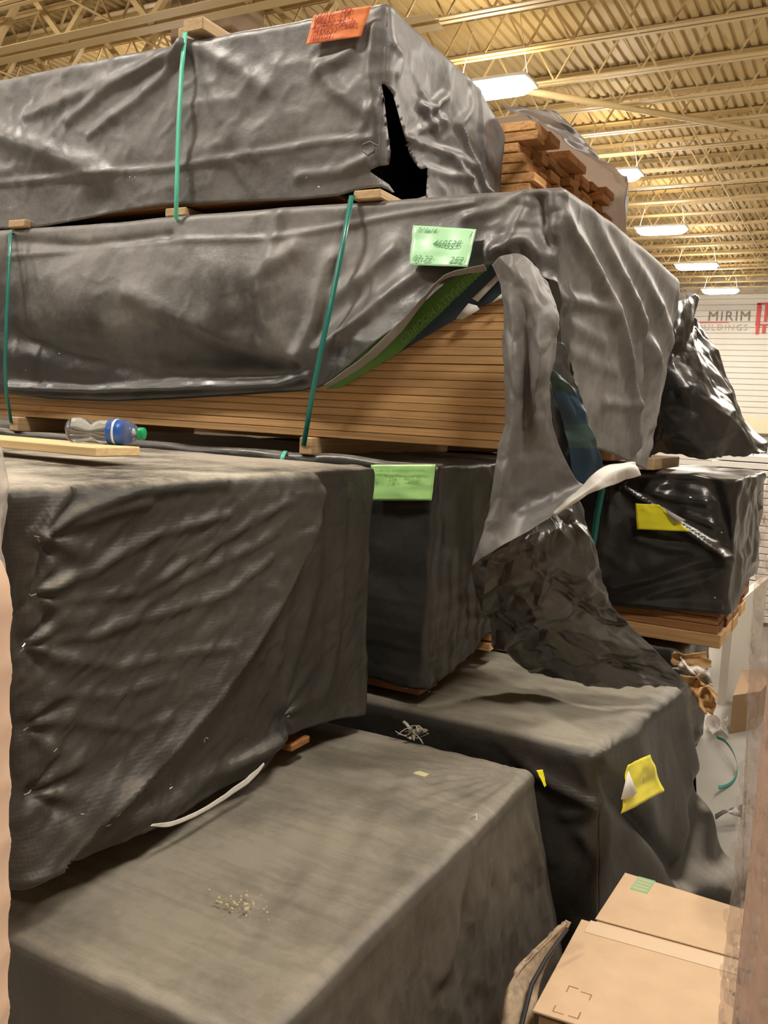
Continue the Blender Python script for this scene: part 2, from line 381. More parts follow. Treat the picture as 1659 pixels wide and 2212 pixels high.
def sheet(name, ctrl, nu, nv, mat, parent, disp=None, inner=None, thick=.0015, flip=False, fmat=None, mats=None, rag=0, seed=0):
    """loose hanging cloth through surveyed control points"""
    G = catmull(catmull(ctrl, nu, 0), nv, 1)
    du = np.gradient(G, axis=0); dv = np.gradient(G, axis=1); nn = np.cross(du, dv); nn /= np.linalg.norm(nn, axis=-1)[..., None] + 1e-9
    if flip: nn = -nn
    a = np.cumsum(np.linalg.norm(du, axis=-1), 0); b = np.cumsum(np.linalg.norm(dv, axis=-1), 1)
    a = a.mean(1)[:, None] + 0 * b; b = b.mean(0)[None, :] + 0 * a
    if rag:
        s = rag * n2(b[-1], a[-1], 30, seed); G[-1, :, 2] += s; G[-2, :, 2] += .5 * s
    if disp is not None: G = G + nn * disp(a, b)[..., None]
    F = grid_faces(nu, nv)
    if flip: F = F[:, ::-1]
    fm = None
    if fmat is not None:
        ca = (a[:-1, :-1]); cb = b[:-1, :-1]; fm = np.asarray(fmat(ca, cb, G[:-1, :-1])).astype(int).ravel()
    o = mesh_obj(name, G.reshape(-1, 3), F, mat, parent, mats=mats or [mat, inner or mat], fmat=fm)
    md = o.modifiers.new('thickness', 'SOLIDIFY'); md.thickness = thick; md.offset = -1
    if inner: md.material_offset = 1
    return o
def ribbon(name, pts, wdir, width, mat, parent, thick=.0012, twist=None):
    pts = np.asarray(pts, float); wdir = np.asarray(wdir, float)
    V = []
    for p in pts: V += [p - wdir * width / 2, p + wdir * width / 2]
    F = [[2 * i, 2 * i + 1, 2 * i + 3, 2 * i + 2] for i in range(len(pts) - 1)]
    o = mesh_obj(name, V, F, mat, parent)
    md = o.modifiers.new('thickness', 'SOLIDIFY'); md.thickness = thick; md.offset = 0
    return o
def tube(name, pts, rad, mat, parent, n=8, origin=None):
    pts = np.asarray(pts, float); V, F = [], []
    rr = rad if hasattr(rad, '__len__') else [rad] * len(pts)
    for i, p in enumerate(pts):
        t = pts[min(i + 1, len(pts) - 1)] - pts[max(i - 1, 0)]; t = t / np.linalg.norm(t)
        u = np.cross(t, [0, 0, 1]) if abs(t[2]) < .9 else np.cross(t, [1, 0, 0]); u /= np.linalg.norm(u); v = np.cross(t, u)
        for k in range(n):
            an = 2 * math.pi * k / n; V.append(p + rr[i] * (math.cos(an) * u + math.sin(an) * v))
    for i in range(len(pts) - 1):
        for k in range(n):
            F.append([i * n + k, i * n + (k + 1) % n, (i + 1) * n + (k + 1) % n, (i + 1) * n + k])
    F.append(list(range(n))[::-1]); F.append([(len(pts) - 1) * n + k for k in range(n)])
    return mesh_obj(name, V, F, mat, parent, origin=origin)
def lettering(name, body, origin, u, v, size, mat, parent, shear=0., bold=0., extrude=.0003, align='LEFT', spacing=1.0):
    cu = bpy.data.curves.new(name, 'FONT'); cu.body = body; cu.size = size; cu.shear = shear; cu.offset = bold; cu.extrude = extrude
    cu.align_x = align; cu.space_character = spacing; cu.resolution_u = 3
    cu.materials.append(mat)
    u = np.asarray(u, float); u = u / np.linalg.norm(u); v = np.asarray(v, float); v = v - u * (u @ v); v /= np.linalg.norm(v); n = np.cross(u, v)
    tmp = bpy.data.objects.new(name, cu); COL.objects.link(tmp)
    dg = bpy.context.evaluated_depsgraph_get(); me = bpy.data.meshes.new_from_object(tmp.evaluated_get(dg)); bpy.data.objects.remove(tmp); me.name = name
    if not me.materials: me.materials.append(mat)
    o = link(bpy.data.objects.new(name, me), parent, origin)
    o.rotation_euler = Matrix(((u[0], v[0], n[0]), (u[1], v[1], n[1]), (u[2], v[2], n[2]))).to_euler()
    return o
def paper(name, c4, mat, parent, lift, nrm, wave=.004, seed=0, n=16, inner=None, curl=None):
    """label sheet; c4 = top-left, top-right, bottom-right, bottom-left"""
    a, b, c, d = [np.asarray(p, float) for p in c4]; nrm = np.asarray(nrm, float)
    s, t = np.meshgrid(np.linspace(0, 1, n), np.linspace(0, 1, n), indexing='ij')
    S, T = s[..., None], t[..., None]
    G = (a * (1 - S) + b * S) * (1 - T) + (d * (1 - S) + c * S) * T
    h = lift + wave * (n2(s, t, 2.3, seed) + .5 * n2(s, t, 5, seed + 1))
    if curl is not None: G, h = curl(G, h, s, t)
    G = G + nrm * h[..., None]
    F = grid_faces(n, n)
    fn = np.cross(G[1, 0] - G[0, 0], G[0, 1] - G[0, 0])
    if fn @ nrm < 0: F = F[:, ::-1]
    o = mesh_obj(name, G.reshape(-1, 3), F, mat, parent, mats=[mat, inner or mat])
    md = o.modifiers.new('thickness', 'SOLIDIFY'); md.thickness = .0006; md.offset = -1
    if inner: md.material_offset = 1
    return o
def staples(parent, pix, s=.009, **plane):
    for k, (u, v) in enumerate(pix):
        p = at(u, v, **plane); an = random.uniform(-.8, .8)
        off = np.array([0, -.006, 0]) if 'y' in plane else (np.array([.006, 0, 0]) if 'x' in plane else np.array([0, 0, .004]))
        box('staple', (s, .0022, .0022), p + off * 1.5, M_STAPLE, parent, .0005, rot=(0, an, random.uniform(-.6, .6) + (1.57 if 'x' in plane else 0)))

# ================================================================== the hall
CEIL = 7.15
M_FLOOR = plain('concrete_floor', (.23, .21, .18), .55, noise=.12, nscale=3, bump=.1, bscale=60)
M_DECK = plain('ceiling_paint', (.54, .40, .19), .6, noise=.04, nscale=2)
M_JOIST = plain('joist_paint', (.58, .43, .21), .55)
M_WALLP = plain('wall_panel', (.78, .74, .67), .6, noise=.03, nscale=2)
M_WALLB = plain('wall_block', (.55, .47, .36), .8, noise=.05, nscale=2)
HX0, HX1, HY0, HY1 = -26.0, 12.0, -12.0, 34.0
def quad(name, pts, mat):
    return tag(mesh_obj(name, pts, [[0, 1, 2, 3]], mat, None, False, origin=np.array(pts[0], float)), kind='structure')
quad('floor', [(HX0, HY0, 0), (HX1, HY0, 0), (HX1, HY1, 0), (HX0, HY1, 0)], M_FLOOR)
quad('wall_left', [(HX0, HY0, 0), (HX0, HY1, 0), (HX0, HY1, CEIL + .3), (HX0, HY0, CEIL + .3)], M_WALLB)
quad('wall_right', [(HX1, HY1, 0), (HX1, HY0, 0), (HX1, HY0, CEIL + .3), (HX1, HY1, CEIL + .3)], M_WALLB)
quad('wall_near', [(HX1, HY0, 0), (HX0, HY0, 0), (HX0, HY0, CEIL + .3), (HX1, HY0, CEIL + .3)], M_WALLB)
wb = quad('wall_back', [(HX0, HY1, 0), (HX1, HY1, 0), (HX1, HY1, CEIL + .3), (HX0, HY1, CEIL + .3)], M_WALLP)
for k in range(34):                                    # lapped siding of the far wall
    box('siding_plank', (22.0, .05, .192), (-4, HY1 - .03, .12 + .2 * k), M_WALLP, wb, .012, rot=(-.09, 0, 0))
# corrugated deck, flutes along y
xs, V, F = [], [], []
x = HX0
while x < HX1:
    xs += [(x, 0), (x + .085, 0), (x + .105, .04), (x + .135, .04)]; x += .155
for (xx, h) in xs: V += [(xx, HY0, CEIL + h), (xx, HY1, CEIL + h)]
for i in range(len(xs) - 1): F.append([2 * i, 2 * i + 1, 2 * i + 3, 2 * i + 2])
ceiling = tag(mesh_obj('ceiling', V, F, M_DECK, None, False, origin=np.array([0, 0, CEIL])), kind='structure')
# open-web joists along x
def joist_mesh(depth, chord, rod, pitch, xa, xb):
    V, F = [], []
    def bar(p, q, wy, wz):
        p, q = np.array(p, float), np.array(q, float); t = q - p; t /= np.linalg.norm(t)
        u = np.array([0, 1, 0.]); v = np.cross(t, u); o = len(V)
        for e in (p, q):
            for a, b in ((-1, -1), (1, -1), (1, 1), (-1, 1)): V.append(e + u * a * wy / 2 + v * b * wz / 2)
        F.extend([[o, o + 1, o + 5, o + 4], [o + 1, o + 2, o + 6, o + 5], [o + 2, o + 3, o + 7, o + 6], [o + 3, o, o + 4, o + 7], [o, o + 3, o + 2, o + 1], [o + 4, o + 5, o + 6, o + 7]])
    for zz in (-.03, -depth):
        for s in (-1, 1):
            bar((xa, s * chord * .38, zz), (xb, s * chord * .38, zz), chord * .5, .012)
            bar((xa, s * chord * .16, zz + (.02 if zz < -.1 else -.02)), (xb, s * chord * .16, zz + (.02 if zz < -.1 else -.02)), .01, .045)
    n = int((xb - xa) / pitch)
    for i in range(n):
        a = xa + i * pitch
        bar((a, 0, -.04), (a + pitch / 2, 0, -depth + .02), rod, rod); bar((a + pitch / 2, 0, -depth + .02), (a + pitch, 0, -.04), rod, rod)
    me = bpy.data.meshes.new('joist'); me.from_pydata([tuple(p) for p in V], [], F); me.materials.append(M_JOIST); return me
jm = joist_mesh(.58, .14, .024, .62, -24, 8)
yk = 3.05
while yk < HY1 - .3:
    link(bpy.data.objects.new('joist', jm), ceiling, (0, yk, CEIL)); yk += 1.22
gm = joist_mesh(.85, .34, .07, 1.5, -24, -4.9)
gm.name = 'girder'
link(bpy.data.objects.new('girder', gm), ceiling, (0, 8.55, CEIL))
link(bpy.data.objects.new('girder', gm), ceiling, (0, 9.75, CEIL - .02))
for xb in (-21., -18.4, -15.2, -12.2, -9.2, -6.1, -3.0, .2, 3.):   # bridging rods across the joists
    tube('bridging', [(xb, 3, CEIL - .57), (xb, HY1, CEIL - .57)], .018, M_JOIST, ceiling, 6)
tube('brace_pipe', [at(1130, 195, z=6.55), at(1659, 285, z=6.55)], .05, M_JOIST, ceiling, 10)
box('duct', (1.0, .7, 1.0), at(425, 20, y=9.2) + np.array([.1, .3, .1]), plain('duct_grey', (.33, .24, .16), .6), ceiling, .02)
# strip lamps: five in view along x = -4.5, unseen ones assumed, near rows shifted to shape shadow and sheen
M_LAMPD = emit('lamp_panel_down', LAMP_COL, LAMP_DOWN); M_LAMPU = emit('lamp_panel_up', (1, .86, .62), LAMP_UP)
M_HOUS = plain('lamp_housing', (.8, .78, .72), .5)
def lamp(x, y, label, group, seen):
    t = thing('strip_lamp', (x, y, 6.05), label, 'lamp', group)
    box('housing', (1.12, .52, .05), (x, y, 6.17), M_HOUS, t, .01)
    V, F, n = [], [], 24                      # dropped diffuser with rounded ends
    for rr, zz in ((1.0, 6.145), (.97, 6.09), (.86, 6.055)):
        for k in range(n):
            an = 2 * math.pi * k / n; cx_, sy_ = math.cos(an), math.sin(an)
            V.append((x + rr * .54 * math.copysign(abs(cx_) ** .35, cx_), y + rr * .24 * math.copysign(abs(sy_) ** .55, sy_), zz))
    for j in range(2):
        for k in range(n): F.append([j * n + k, (j + 1) * n + k, (j + 1) * n + (k + 1) % n, j * n + (k + 1) % n])
    F.append([2 * n + k for k in range(n)][::-1])
    mesh_obj('diffuser', V, F, M_LAMPD, t, False)
    mesh_obj('uplight_slot', [(x - .5, y - .22, 6.20), (x + .5, y - .22, 6.20), (x + .5, y + .22, 6.20), (x - .5, y + .22, 6.20)], [[0, 1, 2, 3]], M_LAMPU, t, False)
    for s in (-1, 1): tube('hanger_wire', [(x + s * .5, y, 6.18), (x + s * .30, y, CEIL)], .006, M_HOUS, t, 5)
seen_lamps = {11.55: 'large bright strip lamp beside the top wrapped pack, nearest of the row', 16.2: 'strip lamp peeking past the edge of the open lumber pack',
              20.8: 'long strip lamp right of the middle pack, highest of three whole ones', 25.5: 'strip lamp second lowest in the row above the far white wall',
              30.0: 'farthest strip lamp, touching the top of the far white wall'}
for x in (-10.5, -4.5, 1.5):
    for y in (-4.2, .6, 5.6, 11.55, 16.2, 20.8, 25.5, 30.0):
        if x == -4.5 and y in seen_lamps: lamp(x - (.4 if y < 12 else 0), y, seen_lamps[y], 'strip lamps in the row above the packs', True)
        elif y < 22 and (y > 0 or x < -6): lamp(x, y, 'assumed strip lamp of the hall outside the view, placed for its light', 'strip lamps outside the view', False)
# sign on the far wall
M_SIGNT = plain('sign_grey', (.22, .17, .15), .6); M_SIGNR = plain('sign_red', (.70, .08, .07), .6); M_SIGNL = plain('sign_lightgrey', (.5, .44, .38), .6); M_SIGNB = plain('sign_white', (.86, .83, .78), .6)
sy = HY1 - .10
pa, pb = at(1450, 640, y=sy), at(1700, 780, y=sy)
sg = thing('wall_sign', (pa[0], sy, pb[2]), 'white sign with dark grey capital letters and red logo on far wall', 'sign')
q0, q1 = at(1528, 693, y=sy), at(1632, 693, y=sy)
hh = at(1580, 672, y=sy)[2] - at(1580, 693, y=sy)[2]
tm = lettering('lettering', 'MIRIM', q0 - [0, .01, 0], (1, 0, 0), (0, 0, 1), hh / .70, M_SIGNT, sg, extrude=.01, spacing=1.16)
q0 = at(1486, 713, y=sy); lettering('lettering', 'MOULDINGS', q0 - [0, .01, 0], (1, 0, 0), (0, 0, 1), hh * .85, M_SIGNL, sg, extrude=.008, spacing=1.3)
q0, q1 = at(1495, 695, y=sy), at(1575, 697, y=sy); box('red_rule', (q1[0] - q0[0], .02, .03), (q0 + q1) / 2 - [0, .01, 0], M_SIGNR, sg, .003)
q0 = at(1645, 695, y=sy); lettering('logo', 'R', q0 - [0, .02, 0], (1, 0, 0), (0, 0, 1), .95, M_SIGNR, sg, extrude=.01)
for (u0, v0, u1, v1) in ((1637, 656, 1640, 700), (1637, 654, 1680, 658), (1632, 700, 1680, 703), (1634, 703, 1638, 722), (1648, 703, 1652, 720)):
    q0, q1 = at(u0, v0, y=sy), at(u1, v1, y=sy); box('logo_bar', (abs(q1[0] - q0[0]) + .02, .02, abs(q0[2] - q1[2])), (q0 + q1) / 2 - [0, .01, 0], M_SIGNR, sg, .003)
# low white shelving in front of the far wall
M_BAND = plain('cream_boards', (.85, .78, .55), .6)
box('trim_1', (14, .25, .55), at(1659, 905, y=HY1 - .4) + np.array([-3, 0, -.25]), M_BAND, None, .02)['kind'] = 'structure'

# ================================================================== packs of lumber
def pxl(pts, i, **plane):
    """surveyed polyline as (x or y, z) on a face"""
    out = [at(u, v, **plane) for u, v in pts]; return [(p[i], p[2]) for p in out]
def boards(parent, x0, x1, y0, z0, n, t, mat, depth=.14, gap=.0012, jit=.004, xj=.01):
    for k in range(n):
        e = x1 - random.uniform(0, xj)
        L = 3.2 + .02 * (k % 3)
        box('board', (L, depth, t - gap), (e - L / 2, y0 + depth / 2 + random.uniform(0, jit), z0 + t * (k + .5)), mat, parent, .0018)
def strap(parent, pts, mat, width=.019, wdir=(1, 0, 0)):
    return ribbon('strap', pts, wdir, width, mat, parent)

# ---- top pack -----------------------------------------------------------------
yF = 2.5
T = thing('lumber_pack', (-2.6, 3.0, 2.34), 'topmost black-wrapped lumber pack with orange paper label and green strap pale with glare', 'lumber pack', 'black-wrapped lumber packs')
hT = interp(pxl([(-300, 500), (0, 492), (67, 490), (160, 474), (259, 456), (363, 440), (518, 433), (640, 428), (725, 420), (777, 405), (830, 400)], 0, y=yF))
F_T = {k: pxl(v, 0, y=yF) for k, v in {
    'seam': [(-100, 400), (0, 395), (200, 378), (370, 362), (560, 330), (700, 305), (800, 300)],
    'r1': [(398, 95), (330, 140), (240, 190), (150, 260)], 'r2': [(398, 100), (350, 170), (290, 220), (200, 290)], 'r3': [(396, 110), (300, 150), (180, 200), (60, 250)],
    'r4': [(405, 100), (440, 160), (470, 220), (500, 290)], 'b1': [(-20, 285), (80, 320), (230, 380)], 'r5': [(410, 95), (520, 150), (570, 190)],
    'c1': [(810, 60), (800, 150), (812, 260), (818, 330)], 'c2': [(690, 150), (720, 190), (790, 240)], 'c3': [(640, 380), (720, 372), (790, 345)], 'c4': [(500, 350), (540, 420)], 'c5': [(760, 110), (700, 145), (690, 155)]}.items()}
E_T = {k: pxl(v, 1, x=-1.43) for k, v in {
    'a': [(990, 110), (972, 160), (965, 205), (935, 235), (912, 230)], 'b': [(1012, 120), (1015, 190), (1005, 240), (980, 270), (1000, 330), (1040, 400), (1055, 420)],
    'c': [(1035, 190), (1035, 290), (1045, 410)], 'd': [(880, 300), (940, 318), (985, 345), (1010, 360)], 'e': [(880, 302), (910, 280), (960, 260)], 'f': [(912, 200), (945, 235), (960, 270), (950, 285), (920, 240)],
    'g': [(960, 335), (995, 385), (1020, 420)], 'h': [(925, 360), (960, 380), (1000, 385)], 'i': [(845, 100), (868, 120), (850, 160)]}.items()}
def dT(P, w2, nr):
    x, y, z = P.T
    f = .012 * n2(x, z, 2.2, 1) + .006 * n2(x * .8 + z, z * 1.2 - x * .6, 7, 2) + .004 * facet(x, z, .12, 3)
    f += crease(x, z, F_T['seam'], .012, .008) + crease(x, z, F_T['b1'], .05, .03)
    for k, wd, am in (('r1', .022, .013), ('r2', .02, .013), ('r3', .025, .012), ('r4', .03, .01), ('r5', .03, .012), ('c1', .02, .016), ('c2', .025, .014), ('c3', .02, .012), ('c4', .018, .008), ('c5', .02, .012)):
        f += crease(x, z, F_T[k], wd, am)
    f += .004 * rid(x * .7 + .5 * z, z - .3 * x, 4, 8) + .003 * rid(x, z, 8, 9)
    low = np.clip((2.56 - z) / .2, 0, 1); f += .03 * low * np.sin(x * 5 + 1) * .4 - .02 * low
    e = .004 * rid(y, z, 7, 11) + .012 * n2(y, z, 2.6, 4) + .024 * facet(y, z, .26, 5) + .008 * facet(y, z, .11, 6)
    for k, am in (('a', .022), ('b', .026), ('c', .02), ('d', .02), ('e', .015), ('f', .014), ('g', .016), ('h', .014), ('i', .014)):
        e += crease(y, z, E_T[k], .015, am * .9)
    e *= np.clip((2.93 - z) / .15, .3, 1)
    t = .01 * n2(x, y, 3, 7)
    return w2[:, 1] * f + w2[:, 0] * e + w2[:, 2] * t
def wT(P):
    q = P.copy(); far = np.clip((q[:, 1] - 3.1) / .5, 0, 1); q[:, 2] -= .10 * far ** 2 * (q[:, 0] > -1.6); return q
hole_T = [(824, 180), (832, 183), (849, 203), (866, 265), (885, 333), (895, 350), (909, 366), (924, 362), (921, 422), (870, 440), (840, 398), (796, 369), (818, 359), (840, 357), (843, 325), (837, 277), (830, 217)]
box_tarp('tarp', -4.4, -1.43, yF, 3.56, 2.93, hT, lambda y: np.full_like(y, 2.37), dT, M_TOP, T, .0105, .03, warp=wT, hole=hole_T, x_fine=-3.4)
boards(T, -1.5, -1.62, yF + .03, 2.365, 5, .025, M_WOODD)
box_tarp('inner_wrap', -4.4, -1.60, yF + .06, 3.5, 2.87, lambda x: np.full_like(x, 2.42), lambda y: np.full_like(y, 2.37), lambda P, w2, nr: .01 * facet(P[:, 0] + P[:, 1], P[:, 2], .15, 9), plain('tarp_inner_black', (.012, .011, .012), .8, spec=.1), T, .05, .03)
for px in (415, 800):
    pass
b = at(415, 75, y=yF); box('batten', (.09, 1.0, .045), (b[0] + .02, yF + .48, 2.965), M_WOODB, T, .004)
b = at(395, 75, y=yF); box('batten', (.035, .9, .05), (b[0] - .035, yF + .48, 2.966), M_WOODB, T, .004)
for u in (40, 375, 795):
    b = at(u, 430, y=yF); box('batten', (.10, 1.0, .03), (b[0], yF + .49 if u != 375 else yF + .51, 2.344), M_WOODB, T, .004)
s0, s1 = at(400, 70, y=yF - .025), at(380, 470, y=yF - .02)
strap(T, [s0 + [0, .12, .012], s0 + [0, .02, .01], s0, s0 * .8 + s1 * .2 + [0, -.008, 0], s0 * .5 + s1 * .5 + [0, -.01, 0], s0 * .2 + s1 * .8 + [0, -.004, 0], s1, s1 + [0, .03, -.02]], M_STRAP_GLARE, .02)
# orange label
M_ORANGE = plain('paper_orange', (1.0, .30, .12), .28, spec=.6, noise=.05); M_ORINK = plain('marker_red', (.50, .07, .03), .5)
c4 = [at(u, v, y=yF - .012) for u, v in ((682, 36), (806, 15), (783, 82), (665, 100))]
lb = paper('label', c4, M_ORANGE, T, .012, (0, -1, 0), .006, 3); lb['label'] = 'orange paper label with red handwriting'
def write(parent, c4, rows, ink, lift=.017, nrm=(0, -1, 0), bold=.0012, shear=.25):
    a, b, c, d = [np.asarray(p, float) for p in c4]; nrm = np.asarray(nrm, float)
    for (s, t, txt, size) in rows:
        p = (a * (1 - s) + b * s) * (1 - t) + (d * (1 - s) + c * s) * t + nrm * lift
        lettering('handwriting', txt, p, (b - a) * (1 - t) + (c - d) * t, a - d, size, ink, parent, shear=shear, bold=bold)
write(lb, c4, [(.06, .26, '06/15', .030), (.52, .25, 'PP', .036), (.06, .62, '470557', .036), (.55, .60, 'Pauls', .03), (.06, .92, '10/31/21', .024), (.2, .38, 'oct 21', .014)], M_ORINK, bold=.0004)
staples(T, [(284, 385), (296, 384), (408, 388), (535, 418), (692, 405), (150, 477), (26, 450), (665, 385), (818, 315)], y=yF - .008)
tube('tie_loop', [at(u, v, y=yF - .03) for u, v in ((815, 316), (800, 306), (785, 312), (782, 325), (795, 335), (808, 328), (812, 318))], .0035, M_TOP, T, 6)

# ---- middle pack ----------------------------------------------------------------
Mp = thing('lumber_pack', (-2.4, 3.1, 1.53), 'middle lumber pack with torn black wrap, green label and bare boards below', 'lumber pack', 'black-wrapped lumber packs')
xM = -.82
hM = interp([(lambda p: (p[0], p[2]))(at(u, v, y=yF - o)) for u, v, o in [(-400, 850, 0), (-50, 850, 0), (20, 850, .01), (100, 862, .02), (230, 867, .02), (400, 860, .02), (560, 850, .02), (650, 845, .02), (700, 835, .03), (760, 792, .06), (830, 728, .10), (860, 700, .12), (900, 658, .12), (945, 610, .11), (975, 590, .10), (1010, 580, .08), (1050, 572, .05), (1085, 566, .035), (1130, 585, .02), (1205, 610, .02)]])
F_M = {k: pxl(v, 0, y=yF) for k, v in {
    'seam': [(20, 555), (180, 540), (330, 526), (420, 520), (590, 517), (700, 495), (860, 465), (1030, 440)], 'tuck': [(25, 520), (200, 535), (370, 510)],
    's1': [(720, 560), (700, 640), (690, 700), (660, 770)], 's2': [(640, 540), (575, 600), (590, 700), (650, 780)], 's3': [(735, 640), (790, 600), (860, 540)], 's4': [(700, 760), (800, 690), (930, 590)],
    'l1': [(30, 720), (150, 760), (350, 800), (560, 810), (650, 800)], 'l2': [(300, 640), (420, 700), (560, 760), (660, 790)], 'h': [(20, 838), (200, 845), (400, 838), (600, 830), (680, 815)],
    'v': [(605, 455), (600, 510), (590, 560)], 'k1': [(1140, 440), (1120, 500), (1110, 545)], 'k2': [(1165, 430), (1180, 520), (1200, 590)], 'k3': [(1080, 545), (1140, 520), (1195, 560)], 'k4': [(1010, 470), (1080, 450), (1140, 410)], 'a1': [(770, 500), (800, 560), (790, 640)]}.items()}
E_M = {k: pxl(v, 1, x=-.79) for k, v in {
    'a': [(1285, 430), (1310, 520), (1345, 620), (1395, 760), (1400, 880)], 'b': [(1235, 450), (1280, 560), (1325, 680), (1350, 800), (1372, 930)], 'c': [(1320, 470), (1380, 600), (1430, 740), (1440, 840)],
    'd': [(1370, 510), (1430, 600), (1455, 700)], 'e': [(1230, 645), (1300, 655), (1312, 670)], 'f': [(1216, 410), (1222, 480), (1216, 560)], 'g': [(1300, 860), (1350, 855), (1365, 850)], 'v1': [(1375, 690), (1380, 800), (1385, 930)], 'v2': [(1245, 700), (1300, 730)], 'v3': [(1240, 760), (1320, 790)]}.items()}
def dM(P, w2, nr):
    x, y, z = P.T
    vv = np.clip((2.33 - z) / .70, 0, 1)
    between = np.clip(np.minimum(x + 3.12, -1.60 - x) / .45, 0, 1) ** .7
    bulge = .055 * np.sin(np.pi * np.clip(vv * 1.08, 0, 1)) ** 1.5 * between
    f = bulge + .012 * n2(x, z, 2.4, 11) + .008 * n2(x * .7, z * 1.5, 6, 12) + .003 * facet(x, z, .1, 13)
    f += crease(x, z, F_M['seam'], .010, .006) - crease(x, z, F_M['tuck'], .02, .012)
    for k, wd, am in (('s1', .03, .018), ('s2', .035, .016), ('s3', .03, .016), ('s4', .03, .02), ('l1', .05, -.018), ('l2', .045, .022), ('h', .018, .016), ('v', .03, .012), ('k1', .022, .02), ('k2', .022, -.03), ('k3', .025, .025), ('k4', .02, .012), ('a1', .04, -.015)):
        f += crease(x, z, F_M[k], wd, am)
    f += .002 * rid(x, z, 6, 24) * between + .003 * rid(x * .8, z, 5, 25) * np.clip((x + 1.9) / .4, 0, 1)
    f += .13 * np.exp(-((x + 1.22) / .34) ** 2) * np.clip((2.28 - z) / .4, 0, 1) ** 1.3
    near = np.clip((x + 1.15) / .3, 0, 1); f += near * (.018 * facet(x, z, .12, 14) + .01 * facet(x, z, .05, 15))
    e = .004 * rid(y * 2.0, z * .7, 4, 26) + .008 * facet(y, z, .2, 28) + .015 * n2(y, z, 2.5, 16) + .006 * n2(y, z, 9, 17) + .003 * facet(y, z, .07, 18)
    for k, wd, am in (('a', .03, .03), ('b', .03, .035), ('c', .035, .025), ('d', .04, .02), ('e', .02, .02), ('f', .02, -.02), ('g', .02, .012), ('v1', .03, -.03), ('v2', .025, .01), ('v3', .025, .01)):
        e += crease(y, z, E_M[k], wd, am)
    e *= np.clip((2.33 - z) / .16, .25, 1) * .8
    t = .01 * n2(x, y, 3, 19)
    return w2[:, 1] * f + w2[:, 0] * e + w2[:, 2] * t
def wM(P):
    q = P.copy(); s = np.clip((q[:, 1] - 2.5) / 1.25, 0, 1.2); near = np.clip((q[:, 0] + 1.3) / .45, 0, 1)
    q[:, 0] += .11 * s * near; q[:, 2] -= .075 * s ** 1.5 * near
    low = np.clip((2.1 - q[:, 2]) / .55, 0, 1) * near
    q[:, 1] -= .36 * low * np.clip((s - .35) / .65, 0, 1)
    return q
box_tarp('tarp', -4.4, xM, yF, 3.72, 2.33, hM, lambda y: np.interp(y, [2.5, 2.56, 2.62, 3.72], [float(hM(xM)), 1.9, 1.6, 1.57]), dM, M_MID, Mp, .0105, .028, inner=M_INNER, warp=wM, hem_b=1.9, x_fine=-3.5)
boards(Mp, -.9, -.90, yF + .026, 1.565, 27, .0255, M_WOOD, xj=.004)
for u in (30, 660):
    b = at(u, 930, y=yF); box('batten', (.055, 1.1, .06), (b[0] + .01, yF + .54, 1.533), M_WOODB, Mp, .004)
for pts in ([(760, 422), (738, 540), (716, 650), (693, 760), (675, 850), (656, 962)], [(22, 503), (20, 560), (14, 680), (11, 790), (14, 850), (24, 912)]):
    P_ = [at(u, v, y=yF - (.014, .05, .085, .095, .06, .014)[k]) for k, (u, v) in enumerate(pts)]
    strap(Mp, [P_[0] + [0, .1, .006]] + P_ + [P_[-1] + [0, .03, -.012]], M_STRAP, .02)
# printed inner layer that shows under the torn hem
def prow(pts, y): return [at(u, v, y=y) for u, v in pts]
ctrl = [prow([(690, 815), (800, 745), (900, 660), (1000, 575), (1092, 535)], yF - .002),
        prow([(705, 838), (812, 766), (915, 690), (1010, 630), (1092, 590)], yF + .004),
        prow([(735, 838), (840, 775), (945, 712), (1025, 668), (1092, 640)], yF + .012)]
gb0, gb1 = at(868, 750, y=yF), at(1045, 585, y=yF)
pr = sheet('printed_layer', np.array(ctrl), 40, 90, M_GREENP, Mp, lambda a, b: .003 * n2(a, b, 8, 21), mats=[M_GREENP, M_BLUEP, M_INNER, M_NAVYP],
           fmat=lambda a, b, G: ((G[..., 0] - gb0[0]) * (gb1[2] - gb0[2]) - (G[..., 2] - gb0[2]) * (gb1[0] - gb0[0])) > 0, flip=True)
pr['label'] = 'green and navy printed underside of the wrap'
d0 = at(1035, 575, y=yF - .008); d1 = at(825, 772, y=yF - .008); uu = d1 - d0; vv_ = np.array([uu[2], 0, -uu[0]])
lettering('print_lettering', 'THERMALLY MODIFIED', at(1030, 574, y=yF - .012), uu, vv_ if vv_[2] < 0 else -vv_, .032, plain('print_pale_green', (.3, .45, .2), .5), pr)
for poly in ([(985, 688), (1012, 655), (1030, 660), (1036, 668), (1000, 690)], [(1020, 645), (1078, 588), (1086, 596), (1032, 652)], [(1060, 655), (1088, 630), (1090, 642)]):
    V = [at(u, v, y=yF - .004) for u, v in poly]; o = mesh_obj('print_mark', V, [list(range(len(V)))[::-1]], M_INNER, pr)
    md = o.modifiers.new('t', 'SOLIDIFY'); md.thickness = .0008
hf = [prow([(700, 833), (780, 775), (850, 708), (900, 658), (945, 608), (975, 588), (1045, 572)], yF - .115), prow([(705, 840), (788, 790), (858, 728), (898, 678), (938, 624), (962, 603), (1052, 584)], yF - .095)]
sheet('hem_fold', np.array(hf), 8, 60, plain('tarp_hem_grey', (.30, .28, .25), .45), Mp, lambda a, b: .003 * facet(a, b, .05, 38))
